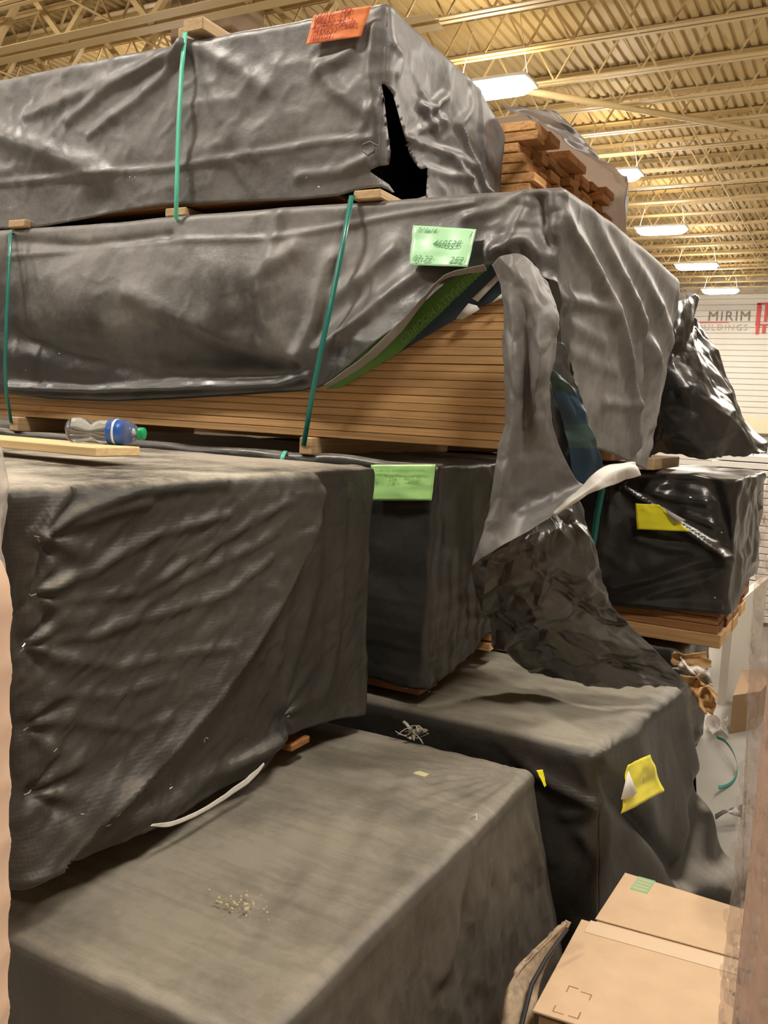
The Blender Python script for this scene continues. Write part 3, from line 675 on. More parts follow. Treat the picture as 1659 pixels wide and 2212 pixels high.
# green label
M_GREENL = plain('paper_green', (.50, .90, .55), .35, spec=.6, noise=.06, nscale=7); M_PEN = plain('pen_green', (.16, .38, .2), .5)
c4 = [at(u, v, y=yF - o) for u, v, o in ((896, 488, .026), (1032, 497, .026), (1013, 578, .075), (888, 574, .075))]
lb = paper('label', c4, M_GREENL, Mp, .012, (0, -1, 0), .008, 5); lb['label'] = 'mint green paper label with pen writing'
write(lb, c4, [(.08, .16, '7/16x14', .02), (.36, .50, '460535', .030), (.05, .90, '03-22', .028), (.68, .92, '252', .030), (.92, .2, '1', .02)], M_PEN, bold=.0002)
staples(Mp, [(245, 598), (250, 602), (132, 764), (60, 470 + 330), (300, 660)], y=yF - .05)

# torn flap hanging from the corner of the middle pack
def C3(rows): return np.array([[at(u, v, d=d) for u, v, d in r] for r in rows])
flap = C3([[(1058, 572, 2.50), (1085, 553, 2.46), (1115, 548, 2.45), (1150, 565, 2.45), (1185, 610, 2.47)],
           [(1082, 640, 2.48), (1100, 620, 2.44), (1130, 620, 2.41), (1165, 640, 2.40), (1200, 660, 2.45)],
           [(1088, 760, 2.48), (1108, 760, 2.43), (1140, 765, 2.44), (1165, 775, 2.37), (1205, 740, 2.44)],
           [(1090, 880, 2.49), (1110, 880, 2.43), (1135, 885, 2.46), (1160, 880, 2.42), (1190, 850, 2.47)],
           [(1076, 985, 2.49), (1100, 985, 2.45), (1130, 985, 2.50), (1165, 975, 2.52), (1205, 950, 2.53)],
           [(1056, 1100, 2.49), (1085, 1090, 2.46), (1125, 1080, 2.53), (1180, 1065, 2.56), (1240, 1030, 2.58)],
           [(1044, 1150, 2.49), (1075, 1140, 2.46), (1120, 1120, 2.50), (1180, 1095, 2.52), (1270, 1048, 2.58)],
           [(1018, 1222, 2.49), (1070, 1188, 2.45), (1125, 1155, 2.47), (1200, 1110, 2.50), (1290, 1048, 2.56)]])
sheet('torn_flap', flap, 170, 80, M_FLAP, Mp, lambda a, b: .008 * facet(a, b, .11, 31) + .004 * facet(a, b, .045, 32) + .006 * n2(a, b, 6, 33), inner=M_INNER, rag=.004)
# wrap turned inside out beside the flap (dark printed strip) and the rest of the hanging end
back = C3([[(1095, 760, 2.60), (1150, 750, 2.60), (1215, 740, 2.56), (1235, 800, 2.58)], [(1095, 860, 2.60), (1150, 860, 2.61), (1200, 850, 2.58), (1250, 850, 2.62)], [(1090, 960, 2.60), (1150, 960, 2.63), (1215, 950, 2.62), (1275, 930, 2.66)], [(1080, 1080, 2.60), (1150, 1080, 2.64), (1240, 1060, 2.66), (1300, 1020, 2.70)]])
sheet('inner_sheet', back, 80, 60, M_DRAPE, Mp, lambda a, b: .010 * facet(a, b, .09, 39) + .005 * facet(a, b, .04, 40))
strip = C3([[(1180, 795, 2.47), (1196, 800, 2.48), (1212, 812, 2.50)], [(1196, 845, 2.52), (1222, 845, 2.52), (1252, 850, 2.56)], [(1216, 915, 2.56), (1246, 915, 2.56), (1272, 915, 2.60)], [(1232, 985, 2.58), (1262, 985, 2.60), (1296, 985, 2.64)], [(1240, 1050, 2.60), (1270, 1040, 2.62), (1305, 1030, 2.66)]])
sheet('printed_strip', strip, 80, 30, M_BLUEP, Mp, lambda a, b: .010 * facet(a, b, .06, 35), mats=[M_BLUEP, plain('tarp_print_teal', (.03, .06, .055), .5)], fmat=lambda a, b, G: np.sin(a * 34) > .3)
fold = C3([[(1195, 1108, 2.49), (1235, 1068, 2.50), (1270, 1036, 2.52), (1305, 1010, 2.55), (1345, 998, 2.60), (1372, 998, 2.64)],
           [(1196, 1110, 2.48), (1240, 1078, 2.47), (1280, 1050, 2.49), (1312, 1030, 2.52), (1350, 1015, 2.58), (1378, 1012, 2.63)],
           [(1197, 1112, 2.49), (1245, 1085, 2.48), (1285, 1061, 2.50), (1318, 1050, 2.53), (1336, 1043, 2.60), (1382, 1026, 2.64)]])
sheet('turned_hem', fold, 16, 60, M_INNER, Mp, lambda a, b: .006 * facet(a, b, .06, 36), inner=M_INNER)['label'] = 'white underside of the turned up hem'
# crumpled lower drape, from the middle pack down onto the low pack
drape = C3([[(1070, 1170, 2.62), (1130, 1140, 2.62), (1200, 1100, 2.64), (1245, 1075, 2.70)],
            [(1020, 1215, 2.66), (1110, 1200, 2.63), (1195, 1170, 2.62), (1262, 1160, 2.72)],
            [(1030, 1270, 2.72), (1120, 1260, 2.68), (1205, 1245, 2.66), (1290, 1240, 2.76)],
            [(1050, 1330, 2.82), (1120, 1330, 2.76), (1220, 1310, 2.72), (1325, 1310, 2.80)],
            [(1065, 1375, 2.92), (1135, 1385, 2.86), (1240, 1375, 2.80), (1385, 1375, 2.90)],
            [(1085, 1398, 2.98), (1150, 1430, 2.96), (1270, 1425, 2.88), (1440, 1430, 2.98)],
            [(1130, 1425, 3.05), (1185, 1452, 3.05), (1320, 1462, 2.95), (1490, 1482, 3.06)]])
sheet('crumpled_drape', drape, 240, 210, M_DRAPE, Mp, lambda a, b: .04 * facet(a, b, .19, 41) + .024 * facet(a, b, .085, 42) + .006 * facet(a, b, .035, 43) + .006 * rid(a, b, 6, 44), inner=M_INNER, rag=.02)

# ---- pack under the middle one -----------------------------------------------------
Cp = thing('lumber_pack', (-2.6, 3.0, .72), 'black-wrapped lumber pack with lime label, below the torn middle pack', 'lumber pack', 'black-wrapped lumber packs')
E_C = {k: pxl(v, 1, x=-1.16) for k, v in {'a': [(960, 1000), (950, 1250), (935, 1490)], 'b': [(985, 1180), (975, 1260), (965, 1440)]}.items()}
def dC(P, w2, nr):
    x, y, z = P.T
    f = .008 * n2(x, z, 4, 51) + .006 * facet(x, z, .12, 52) + .003 * np.sign(np.sin(z * 42)) * np.clip((1.2 - z) * 3, 0, 1) * .6
    grid = .5 * np.tanh(4 * np.sin(y * 75 + 2 * n2(y, z, 6, 57))) + .5 * np.tanh(4 * np.sin(z * 88 + 2 * n2(y, z, 6, 58)))
    e = .012 * n2(y, z, 4, 53) + .008 * facet(y, z, .1, 54) + .005 * grid * np.clip((1.25 - z) * 3, 0, 1)
    return w2[:, 1] * f + w2[:, 0] * e + w2[:, 2] * (.012 * n2(x, y, 4, 55) + .006 * facet(x, y, .15, 56))
hC = interp(pxl([(600, 1440), (815, 1466), (860, 1482), (900, 1488), (935, 1495)], 0, y=yF))
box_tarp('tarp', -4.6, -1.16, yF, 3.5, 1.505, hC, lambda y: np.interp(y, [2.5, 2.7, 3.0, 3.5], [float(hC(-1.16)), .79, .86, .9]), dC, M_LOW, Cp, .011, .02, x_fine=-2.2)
boards(Cp, -1.2, -1.19, yF + .026, .745, 5, .026, M_WOODD)
for k in range(4):
    box('board', (.6, .13, .028), (-1.165 - .3 + .012 * k, 3.12 + .02 * k, .80 + .035 * k), M_WOOD, Cp, .002)
M_LIME = plain('paper_lime', (.48, .88, .32), .3, spec=.7, noise=.05, nscale=8); M_PRINT = plain('print_darkgreen', (.24, .46, .16), .5)
c4 = [at(u, v, y=yF - .012) for u, v in ((803, 1004), (943, 1003), (934, 1081), (805, 1081))]
lb = paper('label', c4, M_LIME, Cp, .006, (0, -1, 0), .006, 8); lb['label'] = 'lime green printed paper label'
write(lb, c4, [(.05, .20, '1 x 6 BM T1S2 WHITEWOOD MODIFIED', .0105), (.02, .44, 'P', .02), (.30, .46, '256', .02), (.55, .46, '460535', .02)], M_PRINT, bold=0, shear=0, lift=.012)
s0 = at(610, 990, y=yF - .01); strap(Cp, [at(622, 974, y=2.60), at(617, 974, y=2.52), at(612, 982, y=2.47), at(608, 994, y=2.465), at(606, 1008, y=2.468), at(604, 1040, y=2.48)], M_STRAP_GLARE, .016)
staples(Cp, [(880, 1486), (890, 1487), (930, 1493), (940, 1494), (1015, 1508), (985, 1505)], y=yF - .01)

# ---- low pack the drape lies on ----------------------------------------------------
B2 = thing('lumber_pack', (-1.6, 2.9, 0), 'low black-wrapped lumber pack with peeling yellow label on its end', 'lumber pack', 'black-wrapped lumber packs')
zB2 = .72
E_B2 = {k: pxl(v, 1, x=-.55) for k, v in {'a': [(1310, 1640), (1340, 1740), (1375, 1860)], 'b': [(1480, 1560), (1420, 1700), (1380, 1860)], 'c': [(1460, 1750), (1420, 1830), (1390, 1880)], 'd': [(1490, 1520), (1500, 1640)]}.items()}
F_B2 = {k: pxl(v, 0, y=2.47) for k, v in {'a': [(1060, 1580), (1140, 1660), (1290, 1740)], 'b': [(1290, 1740), (1200, 1700), (1140, 1650)], 'c': [(1240, 1630), (1290, 1720), (1330, 1800)], 'd': [(1220, 1760), (1290, 1745)], 'e': [(1250, 1800), (1300, 1900)]}.items()}
cB2 = at(1300, 1625, z=zB2)
def dB2(P, w2, nr):
    x, y, z = P.T
    f = .012 * n2(x, z, 4, 61) + .012 * facet(x, z, .16, 62) + .005 * facet(x, z, .07, 63)
    f *= .6
    for k in F_B2: f += crease(x, z, F_B2[k], .02, .010)
    f *= np.clip((zB2 - z) / .14, .15, 1)
    e = .02 * n2(y, z, 3, 64) + .006 * facet(y, z, .14, 65)
    e += crease(y, z, E_B2['b'], .045, -.05) - ledge(y, z, E_B2['a'], .06, .035, .02) + .03 * np.exp(-((y - 2.75) / .12) ** 2) + crease(y, z, E_B2['c'], .05, .05) + crease(y, z, E_B2['d'], .04, .03)
    e *= np.clip((zB2 - z) / .14, .15, 1)
    t = .006 * n2(x, y, 3, 66) + .003 * np.sin(y * 60 + 3 * n2(x, y, 3, 67)) * np.clip(n2(x, y, 2.5, 68) + .4, 0, 1) + radial(x, y, (-.55, 2.5), 1.7, 3.3, 26, .004, .5)
    t += .003 * np.sin((y * .8 + x * .3) * 75 + 4 * n2(x, y, 2, 69)) * np.clip(1 - np.abs(y - 2.95) / .35, 0, 1)
    return w2[:, 1] * f + w2[:, 0] * e + w2[:, 2] * t
def wB2(P):
    q = P.copy(); dn = np.clip((.66 - q[:, 2]) / .66, 0, 1); en = np.clip((q[:, 0] + .75) / .2, 0, 1); far = np.clip((q[:, 1] - 2.47) / .9, 0, 1)
    q[:, 0] += en * (.10 * far + dn * (.08 + .20 * far)); q[:, 1] -= dn * .05 * np.clip((2.6 - q[:, 1]) / .15, 0, 1)
    return q
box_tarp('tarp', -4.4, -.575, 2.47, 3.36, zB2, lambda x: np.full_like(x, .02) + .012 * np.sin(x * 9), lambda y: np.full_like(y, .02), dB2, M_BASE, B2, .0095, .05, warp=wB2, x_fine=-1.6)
M_YEL = plain('paper_yellow', (.92, .84, .03), .4, noise=.05, nscale=9); M_YPRT = plain('print_olive', (.45, .42, .05), .5)
nE = np.array([.97, -.15, .2]); nE /= np.linalg.norm(nE)
def end_pt(u, v, x=-.462): return at(u, v, x=x)
c4 = [end_pt(1348, 1652), end_pt(1395, 1629), end_pt(1424, 1708), end_pt(1332, 1757)]
lb = paper('label', c4, M_YEL, B2, .012, nE, .012, 11); lb['label'] = 'yellow paper label peeling off'
tri = [end_pt(1357, 1665, -.447), end_pt(1376, 1712, -.440), end_pt(1366, 1722, -.440), end_pt(1341, 1727, -.447)]
mesh_obj('peeled_corner', tri, [[0, 1, 2, 3]], M_INNER, lb).modifiers.new('t', 'SOLIDIFY').thickness = .0008
write(lb, c4, [(.35, .5, 'W', .03)], M_YPRT, lift=.026, nrm=nE)

# ---- near left pack -------------------------------------------------------------------
L1 = thing('lumber_pack', (-2.4, 1.7, .68), 'near left black-wrapped lumber pack with large stapled end face and diagonal folds', 'lumber pack', 'black-wrapped lumber packs')
xL = -1.28
def pe(pts): return pxl(pts, 1, x=xL)
hL = interp(pe([(0, 1925), (60, 1893), (115, 1872), (185, 1862), (235, 1835), (285, 1805), (330, 1782), (420, 1745), (500, 1700), (560, 1660), (585, 1620), (620, 1590), (690, 1572), (750, 1552), (815, 1535)]))
E_L = {k: pe(v) for k, v in {
    'main': [(90, 1860), (180, 1760), (300, 1645), (420, 1510), (500, 1400), (570, 1290), (620, 1190), (650, 1110), (665, 1060)],
    'main2': [(140, 1835), (260, 1740), (380, 1590), (450, 1510)],
    'd1': [(70, 1160), (150, 1110), (300, 1060), (480, 1040)], 'd2': [(70, 1165), (200, 1120), (320, 1085)], 'd3': [(160, 1030), (140, 1070), (75, 1150)], 'd4': [(75, 1165), (60, 1230), (45, 1290)],
    'd5': [(60, 1280), (180, 1240), (330, 1160), (480, 1110)], 'd6': [(100, 1300), (300, 1280), (450, 1180), (600, 1080)], 'd7': [(60, 1395), (200, 1370), (330, 1330), (470, 1280), (560, 1200)],
    'd8': [(110, 1420), (260, 1440), (370, 1410), (470, 1390)], 'd9': [(120, 1500), (240, 1500), (360, 1460)], 'd10': [(250, 1350), (400, 1250), (560, 1160)], 'd11': [(180, 1560), (280, 1570), (340, 1540)],
    'v1': [(640, 1130), (620, 1300), (600, 1420)], 'v2': [(700, 1080), (690, 1250), (640, 1400), (600, 1520)], 'v3': [(750, 1060), (745, 1200), (730, 1400), (700, 1520)], 'v4': [(610, 1540), (590, 1470), (560, 1420)],
    'b1': [(590, 1600), (450, 1690), (300, 1760), (170, 1820)], 'b2': [(610, 1590), (500, 1650), (400, 1690)]}.items()}
def dL(P, w2, nr):
    x, y, z = P.T
    c, s_ = math.cos(.55), math.sin(.55); p, q_ = y * c + z * s_, -y * s_ + z * c
    left = np.clip((2.05 - y) / .5, 0, 1) * np.clip((1.5 - z) / .1, 0, 1)
    e = .010 * n2(y, z, 2.5, 71) + left * (.006 * n2(p * .9, q_ * 3.4, 3.2, 72) + .006 * n2(p * 1.1, q_ * 3.6, 7, 73) + .005 * n2(p * 1.3, q_ * 3.2, 13, 74)) + .0022 * facet(p, q_ * 2, .05, 75) + left * (.003 * rid(p * .5, q_ * 2.2, 5, 82) + .003 * rid(p * .6, q_ * 2.4, 9, 83))
    right = np.clip((y - 1.75) / .3, 0, 1); e += right * (.010 * n2(y * 3, z * .7, 4.5, 76) - .012 + .002 * rid(y * 2.4, z * .6, 4, 85) + .002 * facet(y, z, .08, 86))
    for k, wd, am in (('main2', .012, .010), ('d1', .014, .014), ('d2', .011, .010), ('d3', .014, .020), ('d4', .012, .020), ('d5', .012, .009), ('d6', .012, .007), ('d7', .012, .008), ('d8', .012, .006), ('d9', .012, .006), ('d10', .012, .006), ('d11', .012, .006), ('v1', .03, .012), ('v2', .03, .012), ('v3', .03, .012), ('v4', .02, .01), ('b1', .02, .014), ('b2', .018, .012)):
        e += crease(y, z, E_L[k], wd, am)
    e += ledge(y, z, E_L['main'], .075, .13, .024)
    for (u, v) in ((72, 1160), (62, 1282), (48, 1395), (45, 1570), (60, 1712), (610, 1545)):
        cpt = at(u, v, x=xL); e += radial(y, z, (cpt[1], cpt[2]), -1.3, 1.3, 9, .012, .12, u); e -= .015 * np.exp(-(((y - cpt[1]) ** 2 + (z - cpt[2]) ** 2) / .02 ** 2))
    hemd = np.clip((.85 - z) / .12, 0, 1); e += .02 * hemd * np.sin(y * 14 + 1)
    t = .004 * n2(x, y, 4, 77) + .002 * n2(x, y, 12, 78)
    f = .03 * n2(x, z, 4, 79) + .03 * facet(x, z, .12, 80)
    return w2[:, 0] * e + w2[:, 2] * t + w2[:, 1] * f
box_tarp('tarp', -3.6, xL, 1.03, 2.33, 1.492, lambda x: np.full_like(x, float(hL(1.03))), hL, dL, M_NEAR, L1, .0062, .024, x_fine=-1.5)
hem = [at(u, v, x=xL + .03) for u, v in ((325, 1785), (370, 1785), (440, 1755), (500, 1718), (545, 1685), (572, 1652))]
hem2 = [at(u, v, x=xL + .03) for u, v in ((330, 1780), (380, 1772), (445, 1742), (500, 1705), (540, 1675), (570, 1648))]
sheet('hem_underside', np.array([hem2, hem]), 6, 60, M_INNER, L1, lambda a, b: .003 * n2(a, b, 30, 81), inner=M_INNER)['label'] = 'white underside showing at the hem'
b = at(625, 1600, x=xL - .06); box('batten', (.4, .09, .02), (xL - .22, b[1], b[2]), M_WOODD, L1, .003)
staples(L1, [(72, 1158), (76, 1166), (58, 1284), (66, 1283), (44, 1392), (40, 1402), (48, 1572), (50, 1712), (56, 1708), (112, 1618), (136, 1760), (170, 1756), (250, 1757), (227, 1780), (362, 1692), (362, 1700), (612, 1538), (616, 1546), (440, 1592), (435, 1598), (75, 1870), (140, 1815), (525, 1594), (470, 1210)], x=xL + .03)

# ---- near low pack ----------------------------------------------------------------------
B1 = thing('lumber_pack', (-1.7, 1.7, 0), 'dusty black-wrapped lumber pack at the bottom, its broad top facing up', 'lumber pack', 'black-wrapped lumber packs')
zB1 = .66; xB = -.73
E_B1 = {k: pxl(v, 1, x=-.70) for k, v in {'a': [(1130, 1720), (1060, 1800), (1000, 1950), (960, 2100)], 'b': [(1150, 1730), (1150, 1900), (1140, 2050)], 'c': [(1100, 1760), (950, 1900), (800, 2050), (700, 2150)], 'd': [(1080, 1800), (980, 1880), (850, 2020)]}.items()}
def dB1(P, w2, nr):
    x, y, z = P.T
    e = .003 * rid(y * 2.6, z * .6, 4, 88) + .003 * rid(y * 2.2, z * .8, 9, 89) + .012 * n2(y, z, 3, 91) + .014 * n2(y * 3.2, z * .9, 3.5, 92) + .005 * facet(y * 1.6, z, .09, 93)
    for k, am in (('a', .018), ('b', .02), ('c', .014), ('d', -.014)): e += crease(y, z, E_B1[k], .03, am)
    e *= np.clip((zB1 - z) / .16, .12, 1)
    t = .006 * n2(x, y, 2.2, 94) + radial(x, y, (-.76, 2.33), 2.6, 4.9, 34, .0045, .45, 1) + .002 * n2(x * 1, y * 1, 9, 95)
    t += .004 * np.sin((x * .95 + .25 * y) * 70 + 5 * n2(x, y, 2, 96)) * np.clip(1 - np.abs(x + .95) / .25, 0, 1) * np.clip(n2(x, y, 3, 97) + .5, 0, 1)
    t += .003 * np.exp(-((x - xB + .035) / .014) ** 2)
    f = .012 * n2(x, z, 4, 98)
    return w2[:, 0] * e + w2[:, 2] * t + w2[:, 1] * f
def wB1(P):
    q = P.copy(); dn = np.clip((.62 - q[:, 2]) / .6, 0, 1); en = np.clip((q[:, 0] + .95) / .2, 0, 1); nb = np.clip((2.36 - q[:, 1]) / .08, 0, 1)
    q[:, 0] += en * dn * (.05 + .10 * np.clip(q[:, 1] - 1.5, 0, 1)); q[:, 1] += .03 * dn * (1 - nb)
    drop = np.clip((q[:, 0] + 1.02) / .3, 0, 1) * np.clip((2.2 - q[:, 1]) / 1.2, 0, 1); q[:, 2] -= .0 * drop
    return q
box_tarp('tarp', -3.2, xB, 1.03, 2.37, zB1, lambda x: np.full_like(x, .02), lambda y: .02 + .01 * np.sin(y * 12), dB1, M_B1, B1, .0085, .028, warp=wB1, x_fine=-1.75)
c4 = [(xB - .005, 2.335, .672), (xB + .005, 2.36, .668), (xB + .02, 2.36, .625), (xB + .018, 2.35, .622)]
paper('label', c4, M_YEL, B1, .010, (.9, .3, .1), .003, 12)['label'] = 'yellow paper label edge at the corner'

# ---- pack at the far right ------------------------------------------------------------------
Dp = thing('lumber_pack', (-1.6, 4.5, .70), 'glossy black-wrapped lumber pack at right with yellow label and boards below', 'lumber pack', 'black-wrapped lumber packs')
yD, xD = 4.0, -.44
F_D = {k: pxl(v, 0, y=yD) for k, v in {'edge': [(1350, 1050), (1430, 1110), (1520, 1170), (1592, 1212)], 'a': [(1590, 1208), (1500, 1215), (1400, 1250), (1320, 1270)], 'b': [(1590, 1205), (1520, 1190), (1440, 1180), (1380, 1160)], 'c': [(1595, 1225), (1500, 1260), (1350, 1300)], 'd': [(1530, 1025), (1550, 1090), (1570, 1160), (1590, 1205)], 'e': [(1380, 1030), (1450, 1035), (1530, 1045)], 'f': [(1400, 1060), (1480, 1080), (1545, 1085)], 'g': [(1480, 1110), (1530, 1130), (1560, 1140)], 'h': [(1330, 1305), (1450, 1310), (1560, 1320)]}.items()}
def dD(P, w2, nr):
    x, y, z = P.T
    f = .01 * n2(x, z, 4, 101) + .005 * facet(x, z, .1, 102)
    up = np.clip((z - 1.2 - .4 * (x + .9)) * 6, 0, 1) * (x > -1.0)
    f += .02 * up * facet(x, z, .1, 103) + .008 * up * facet(x, z, .05, 104)
    for k, wd, am in (('edge', .018, .03), ('a', .03, .02), ('b', .03, .018), ('c', .03, .016), ('d', .02, -.05), ('e', .02, -.03), ('f', .02, .02), ('g', .018, .015), ('h', .02, .012)): f += crease(x, z, F_D[k], wd, am)
    e = .02 * facet(y, z, .2, 105) + .012 * facet(y, z, .09, 106)
    return w2[:, 1] * f + w2[:, 0] * e + w2[:, 2] * (.01 * facet(x, y, .12, 107))
hD = interp(pxl([(1000, 1280), (1240, 1300), (1330, 1308), (1400, 1316), (1480, 1320), (1560, 1326), (1600, 1330)], 0, y=yD))
box_tarp('tarp', -3.4, xD, yD, 5.0, 1.465, hD, lambda y: np.interp(y, [4, 5], [float(hD(xD)), .93]), dD, M_BACK, Dp, .013, .03, x_fine=-1.4)
for k in range(6):
    for j in range(5):
        box('board', (2.4, .19, .036 if k else .060), (xD - 1.22 - random.uniform(0, .03), yD + .11 + .2 * j, (.745 if k == 0 else .757 + .0375 * k)), M_WOODD if k else M_WOOD, Dp, .003)
c4 = [at(u, v, y=yD - .03) for u, v in ((1374, 1087), (1425, 1090), (1492, 1148), (1377, 1143))]
lb = paper('label', c4, M_YEL, Dp, .012, (0, -1, 0), .006, 13); lb['label'] = 'yellow paper label with torn white corner'
tri = [at(u, v, y=yD - .052) for u, v in ((1434, 1098), (1482, 1124), (1458, 1128), (1446, 1115))]
mesh_obj('torn_corner', tri, [[0, 1, 2, 3]], M_INNER, lb).modifiers.new('t', 'SOLIDIFY').thickness = .0008
strap(Dp, [at(u, v, y=yD - .02) for u, v in ((1306, 1020), (1300, 1060), (1290, 1110), (1283, 1160), (1276, 1195), (1270, 1230))], M_STRAP, .03)
staples(Dp, [(1487, 1070), (1492, 1074), (1545, 1290), (1560, 1150)], y=yD - .03)

# ---- crumpled wrap heap on the pack behind the middle one ---------------------------------
M2 = thing('lumber_pack', (-1.9, 4.6, 1.47), 'lumber pack under a crumpled black wrap heap, right of the middle pack', 'lumber pack', 'black-wrapped lumber packs')
def dM2(P, w2, nr):
    x, y, z = P.T
    return .05 * facet(y + x, z, .22, 111) + .03 * facet(y + x, z, .1, 112) + .008 * facet(y + x, z, .04, 113)
heap = C3([[(1380, 640, 4.0), (1440, 640, 4.0), (1475, 640, 4.05), (1500, 655, 4.1), (1512, 690, 4.2), (1480, 700, 4.4)],
           [(1380, 720, 3.95), (1440, 715, 3.9), (1475, 715, 3.9), (1500, 722, 4.0), (1530, 745, 4.2), (1520, 760, 4.5)],
           [(1380, 800, 3.95), (1440, 790, 3.85), (1490, 790, 3.85), (1530, 800, 3.95), (1572, 820, 4.2), (1560, 830, 4.6)],
           [(1380, 880, 3.95), (1440, 870, 3.85), (1510, 870, 3.8), (1570, 875, 3.95), (1612, 880, 4.2), (1590, 890, 4.6)],
           [(1380, 950, 3.95), (1430, 940, 3.85), (1520, 950, 3.8), (1590, 940, 3.95), (1635, 950, 4.2), (1620, 950, 4.6)],
           [(1380, 1000, 3.95), (1430, 985, 3.9), (1520, 995, 3.85), (1585, 985, 3.95), (1645, 980, 4.2), (1630, 980, 4.6)]])
sheet('crumpled_wrap', heap, 130, 130, M_BACK, M2, lambda a, b: .055 * facet(a, b, .3, 111) + .014 * facet(a, b, .12, 112) + .003 * facet(a, b, .05, 113), inner=M_INNER, rag=.02)
for k in range(14):
    box('board', (3.0, .9, .058), (-2.55, 4.65, 1.52 + .06 * k), M_WOODD, M2, .003)
b = at(1388, 988, y=3.95); box('batten', (.12, .6, .05), (b[0], 4.2, 1.50), M_WOODB, M2, .003)
for k, (u0, v0, u1, v1) in enumerate(((1505, 665, 1535, 690),)):
    pass

# ---- open pack at the top behind ----------------------------------------------------------
T2 = thing('lumber_pack', (-2.6, 4.2, 2.3), 'open-ended lumber pack behind the top one, showing stacked board ends', 'lumber pack', 'black-wrapped lumber packs')
xE = -1.38
rng = random.Random(5)
z = 2.355
for k in range(13):
    y = 3.60; t = .042
    while y < 4.74:
        wdt = rng.choice((.09, .12, .14, .16)); ln = 2.2
        dxo = rng.uniform(-.05, .07)
        box('board', (ln, wdt - .004, t - .004), (xE - ln / 2 + dxo, y + wdt / 2, z + t / 2), M_WOODE, T2, .003); y += wdt
    z += t
awn = []
for xx, dz, yy in ((-2.6, 0, 0), (-1.9, .0, 0), (-1.42, .01, 0), (-1.25, .0, .0), (-1.10, -.02, -.03)):
    awn.append([np.array([xx, 3.60, 2.92 + dz]), np.array([xx, 3.68, 2.94 + dz]), np.array([xx, 4.0, 2.93 + dz]), np.array([xx, 4.4, 2.91 + dz]), np.array([xx, 4.78 + yy, 2.90 + dz]), np.array([xx, 4.83 + yy, 2.82]), np.array([xx, 4.83 + yy, 2.6]), np.array([xx, 4.81 + yy, 2.37])])
awn = np.array(awn)
awn[4, 0] = at(1078, 228, x=-1.33); awn[4, 1] = at(1098, 242, x=-1.30); awn[4, 2] = at(1180, 272, x=-1.25); awn[4, 3] = at(1245, 318, x=-1.20)
awn[4, 4] = at(1340, 372, x=-1.12); awn[4, 5] = at(1354, 382, x=-1.12); awn[4, 6] = at(1352, 430, x=-1.12); awn[4, 7] = at(1352, 520, x=-1.12)
sheet('tarp', awn, 90, 120, M_THIN, T2, lambda a, b: .012 * facet(a, b, .2, 121) + .006 * facet(a, b, .09, 122), thick=.001)

# ================================================================== loose things
# pine board and bottle on the near left pack
e0 = at(205, 992, x=-1.60); ze = 1.515
bd = box('pine_board', (1.2, .15, .024), (-1.60 - .6, at(205, 992, x=-1.6)[1] + .075, ze + .012), M_PINE, None, .003)
tag(bd, 'pale pine board lying on the near left pack under the bottle', 'board')
M_PET = None
def bottle_mat():
    m, nt, b = newmat('bottle_plastic')
    b.inputs['Base Color'].default_value = (.92, .97, 1, 1); b.inputs['Roughness'].default_value = .08; b.inputs['Transmission Weight'].default_value = .92; b.inputs['IOR'].default_value = 1.25
    return m
M_PET = bottle_mat()
ax = np.array([.93, .36, 0.]); ax /= np.linalg.norm(ax); side = np.array([-ax[1], ax[0], 0])
bz = ze + .024 + .0325
b0 = at(143, 960, y=1.60); b1 = at(306, 968, y=1.60)
bc = np.array([b0[0], bd.location[1] + .02, bz])
bc[0] = at(148, 960, y=bc[1])[0]
scl = 1.0
BT = thing('water_bottle', (bc[0] + .09, bc[1], ze + .024), 'crushed clear plastic water bottle with blue label and green cap', 'bottle')
def lathe(name, prof, mat, parent, n=28, dent=0., seed=0):
    V, F = [], []
    for s, r in prof:
        for k in range(n):
            an = 2 * math.pi * k / n
            rr = r * (1 + dent * (math.sin(3 * an + s * 60 + seed) * .5 + math.sin(5 * an - s * 95) * .3))
            V.append(bc + ax * s * scl + (side * math.cos(an) + np.array([0, 0, 1]) * math.sin(an)) * rr * scl)
    for i in range(len(prof) - 1):
        for k in range(n): F.append([i * n + k, i * n + (k + 1) % n, (i + 1) * n + (k + 1) % n, (i + 1) * n + k])
    F.append(list(range(n))[::-1]); F.append([(len(prof) - 1) * n + k for k in range(n)])
    return mesh_obj(name, V, F, mat, parent)
prof = [(0, .012), (.003, .026), (.012, .031), (.03, .0315), (.045, .030), (.058, .025), (.066, .022), (.075, .025), (.088, .030), (.105, .0315), (.115, .031), (.125, .0318), (.15, .0315), (.165, .028), (.178, .020), (.186, .0125), (.196, .0122)]
lathe('body', prof, M_PET, BT, dent=.10)
lathe('cap', [(.188, .0145), (.189, .0155), (.202, .0155), (.204, .014)], plain('cap_green', (.01, .42, .16), .35), BT)
lathe('label', [(.112, .0323), (.13, .0331), (.152, .0328)], plain('label_blue', (.02, .12, .55), .35), BT)
lathe('label_stripe', [(.128, .0336), (.1335, .0338)], plain('label_white', (.85, .88, .9), .35), BT)

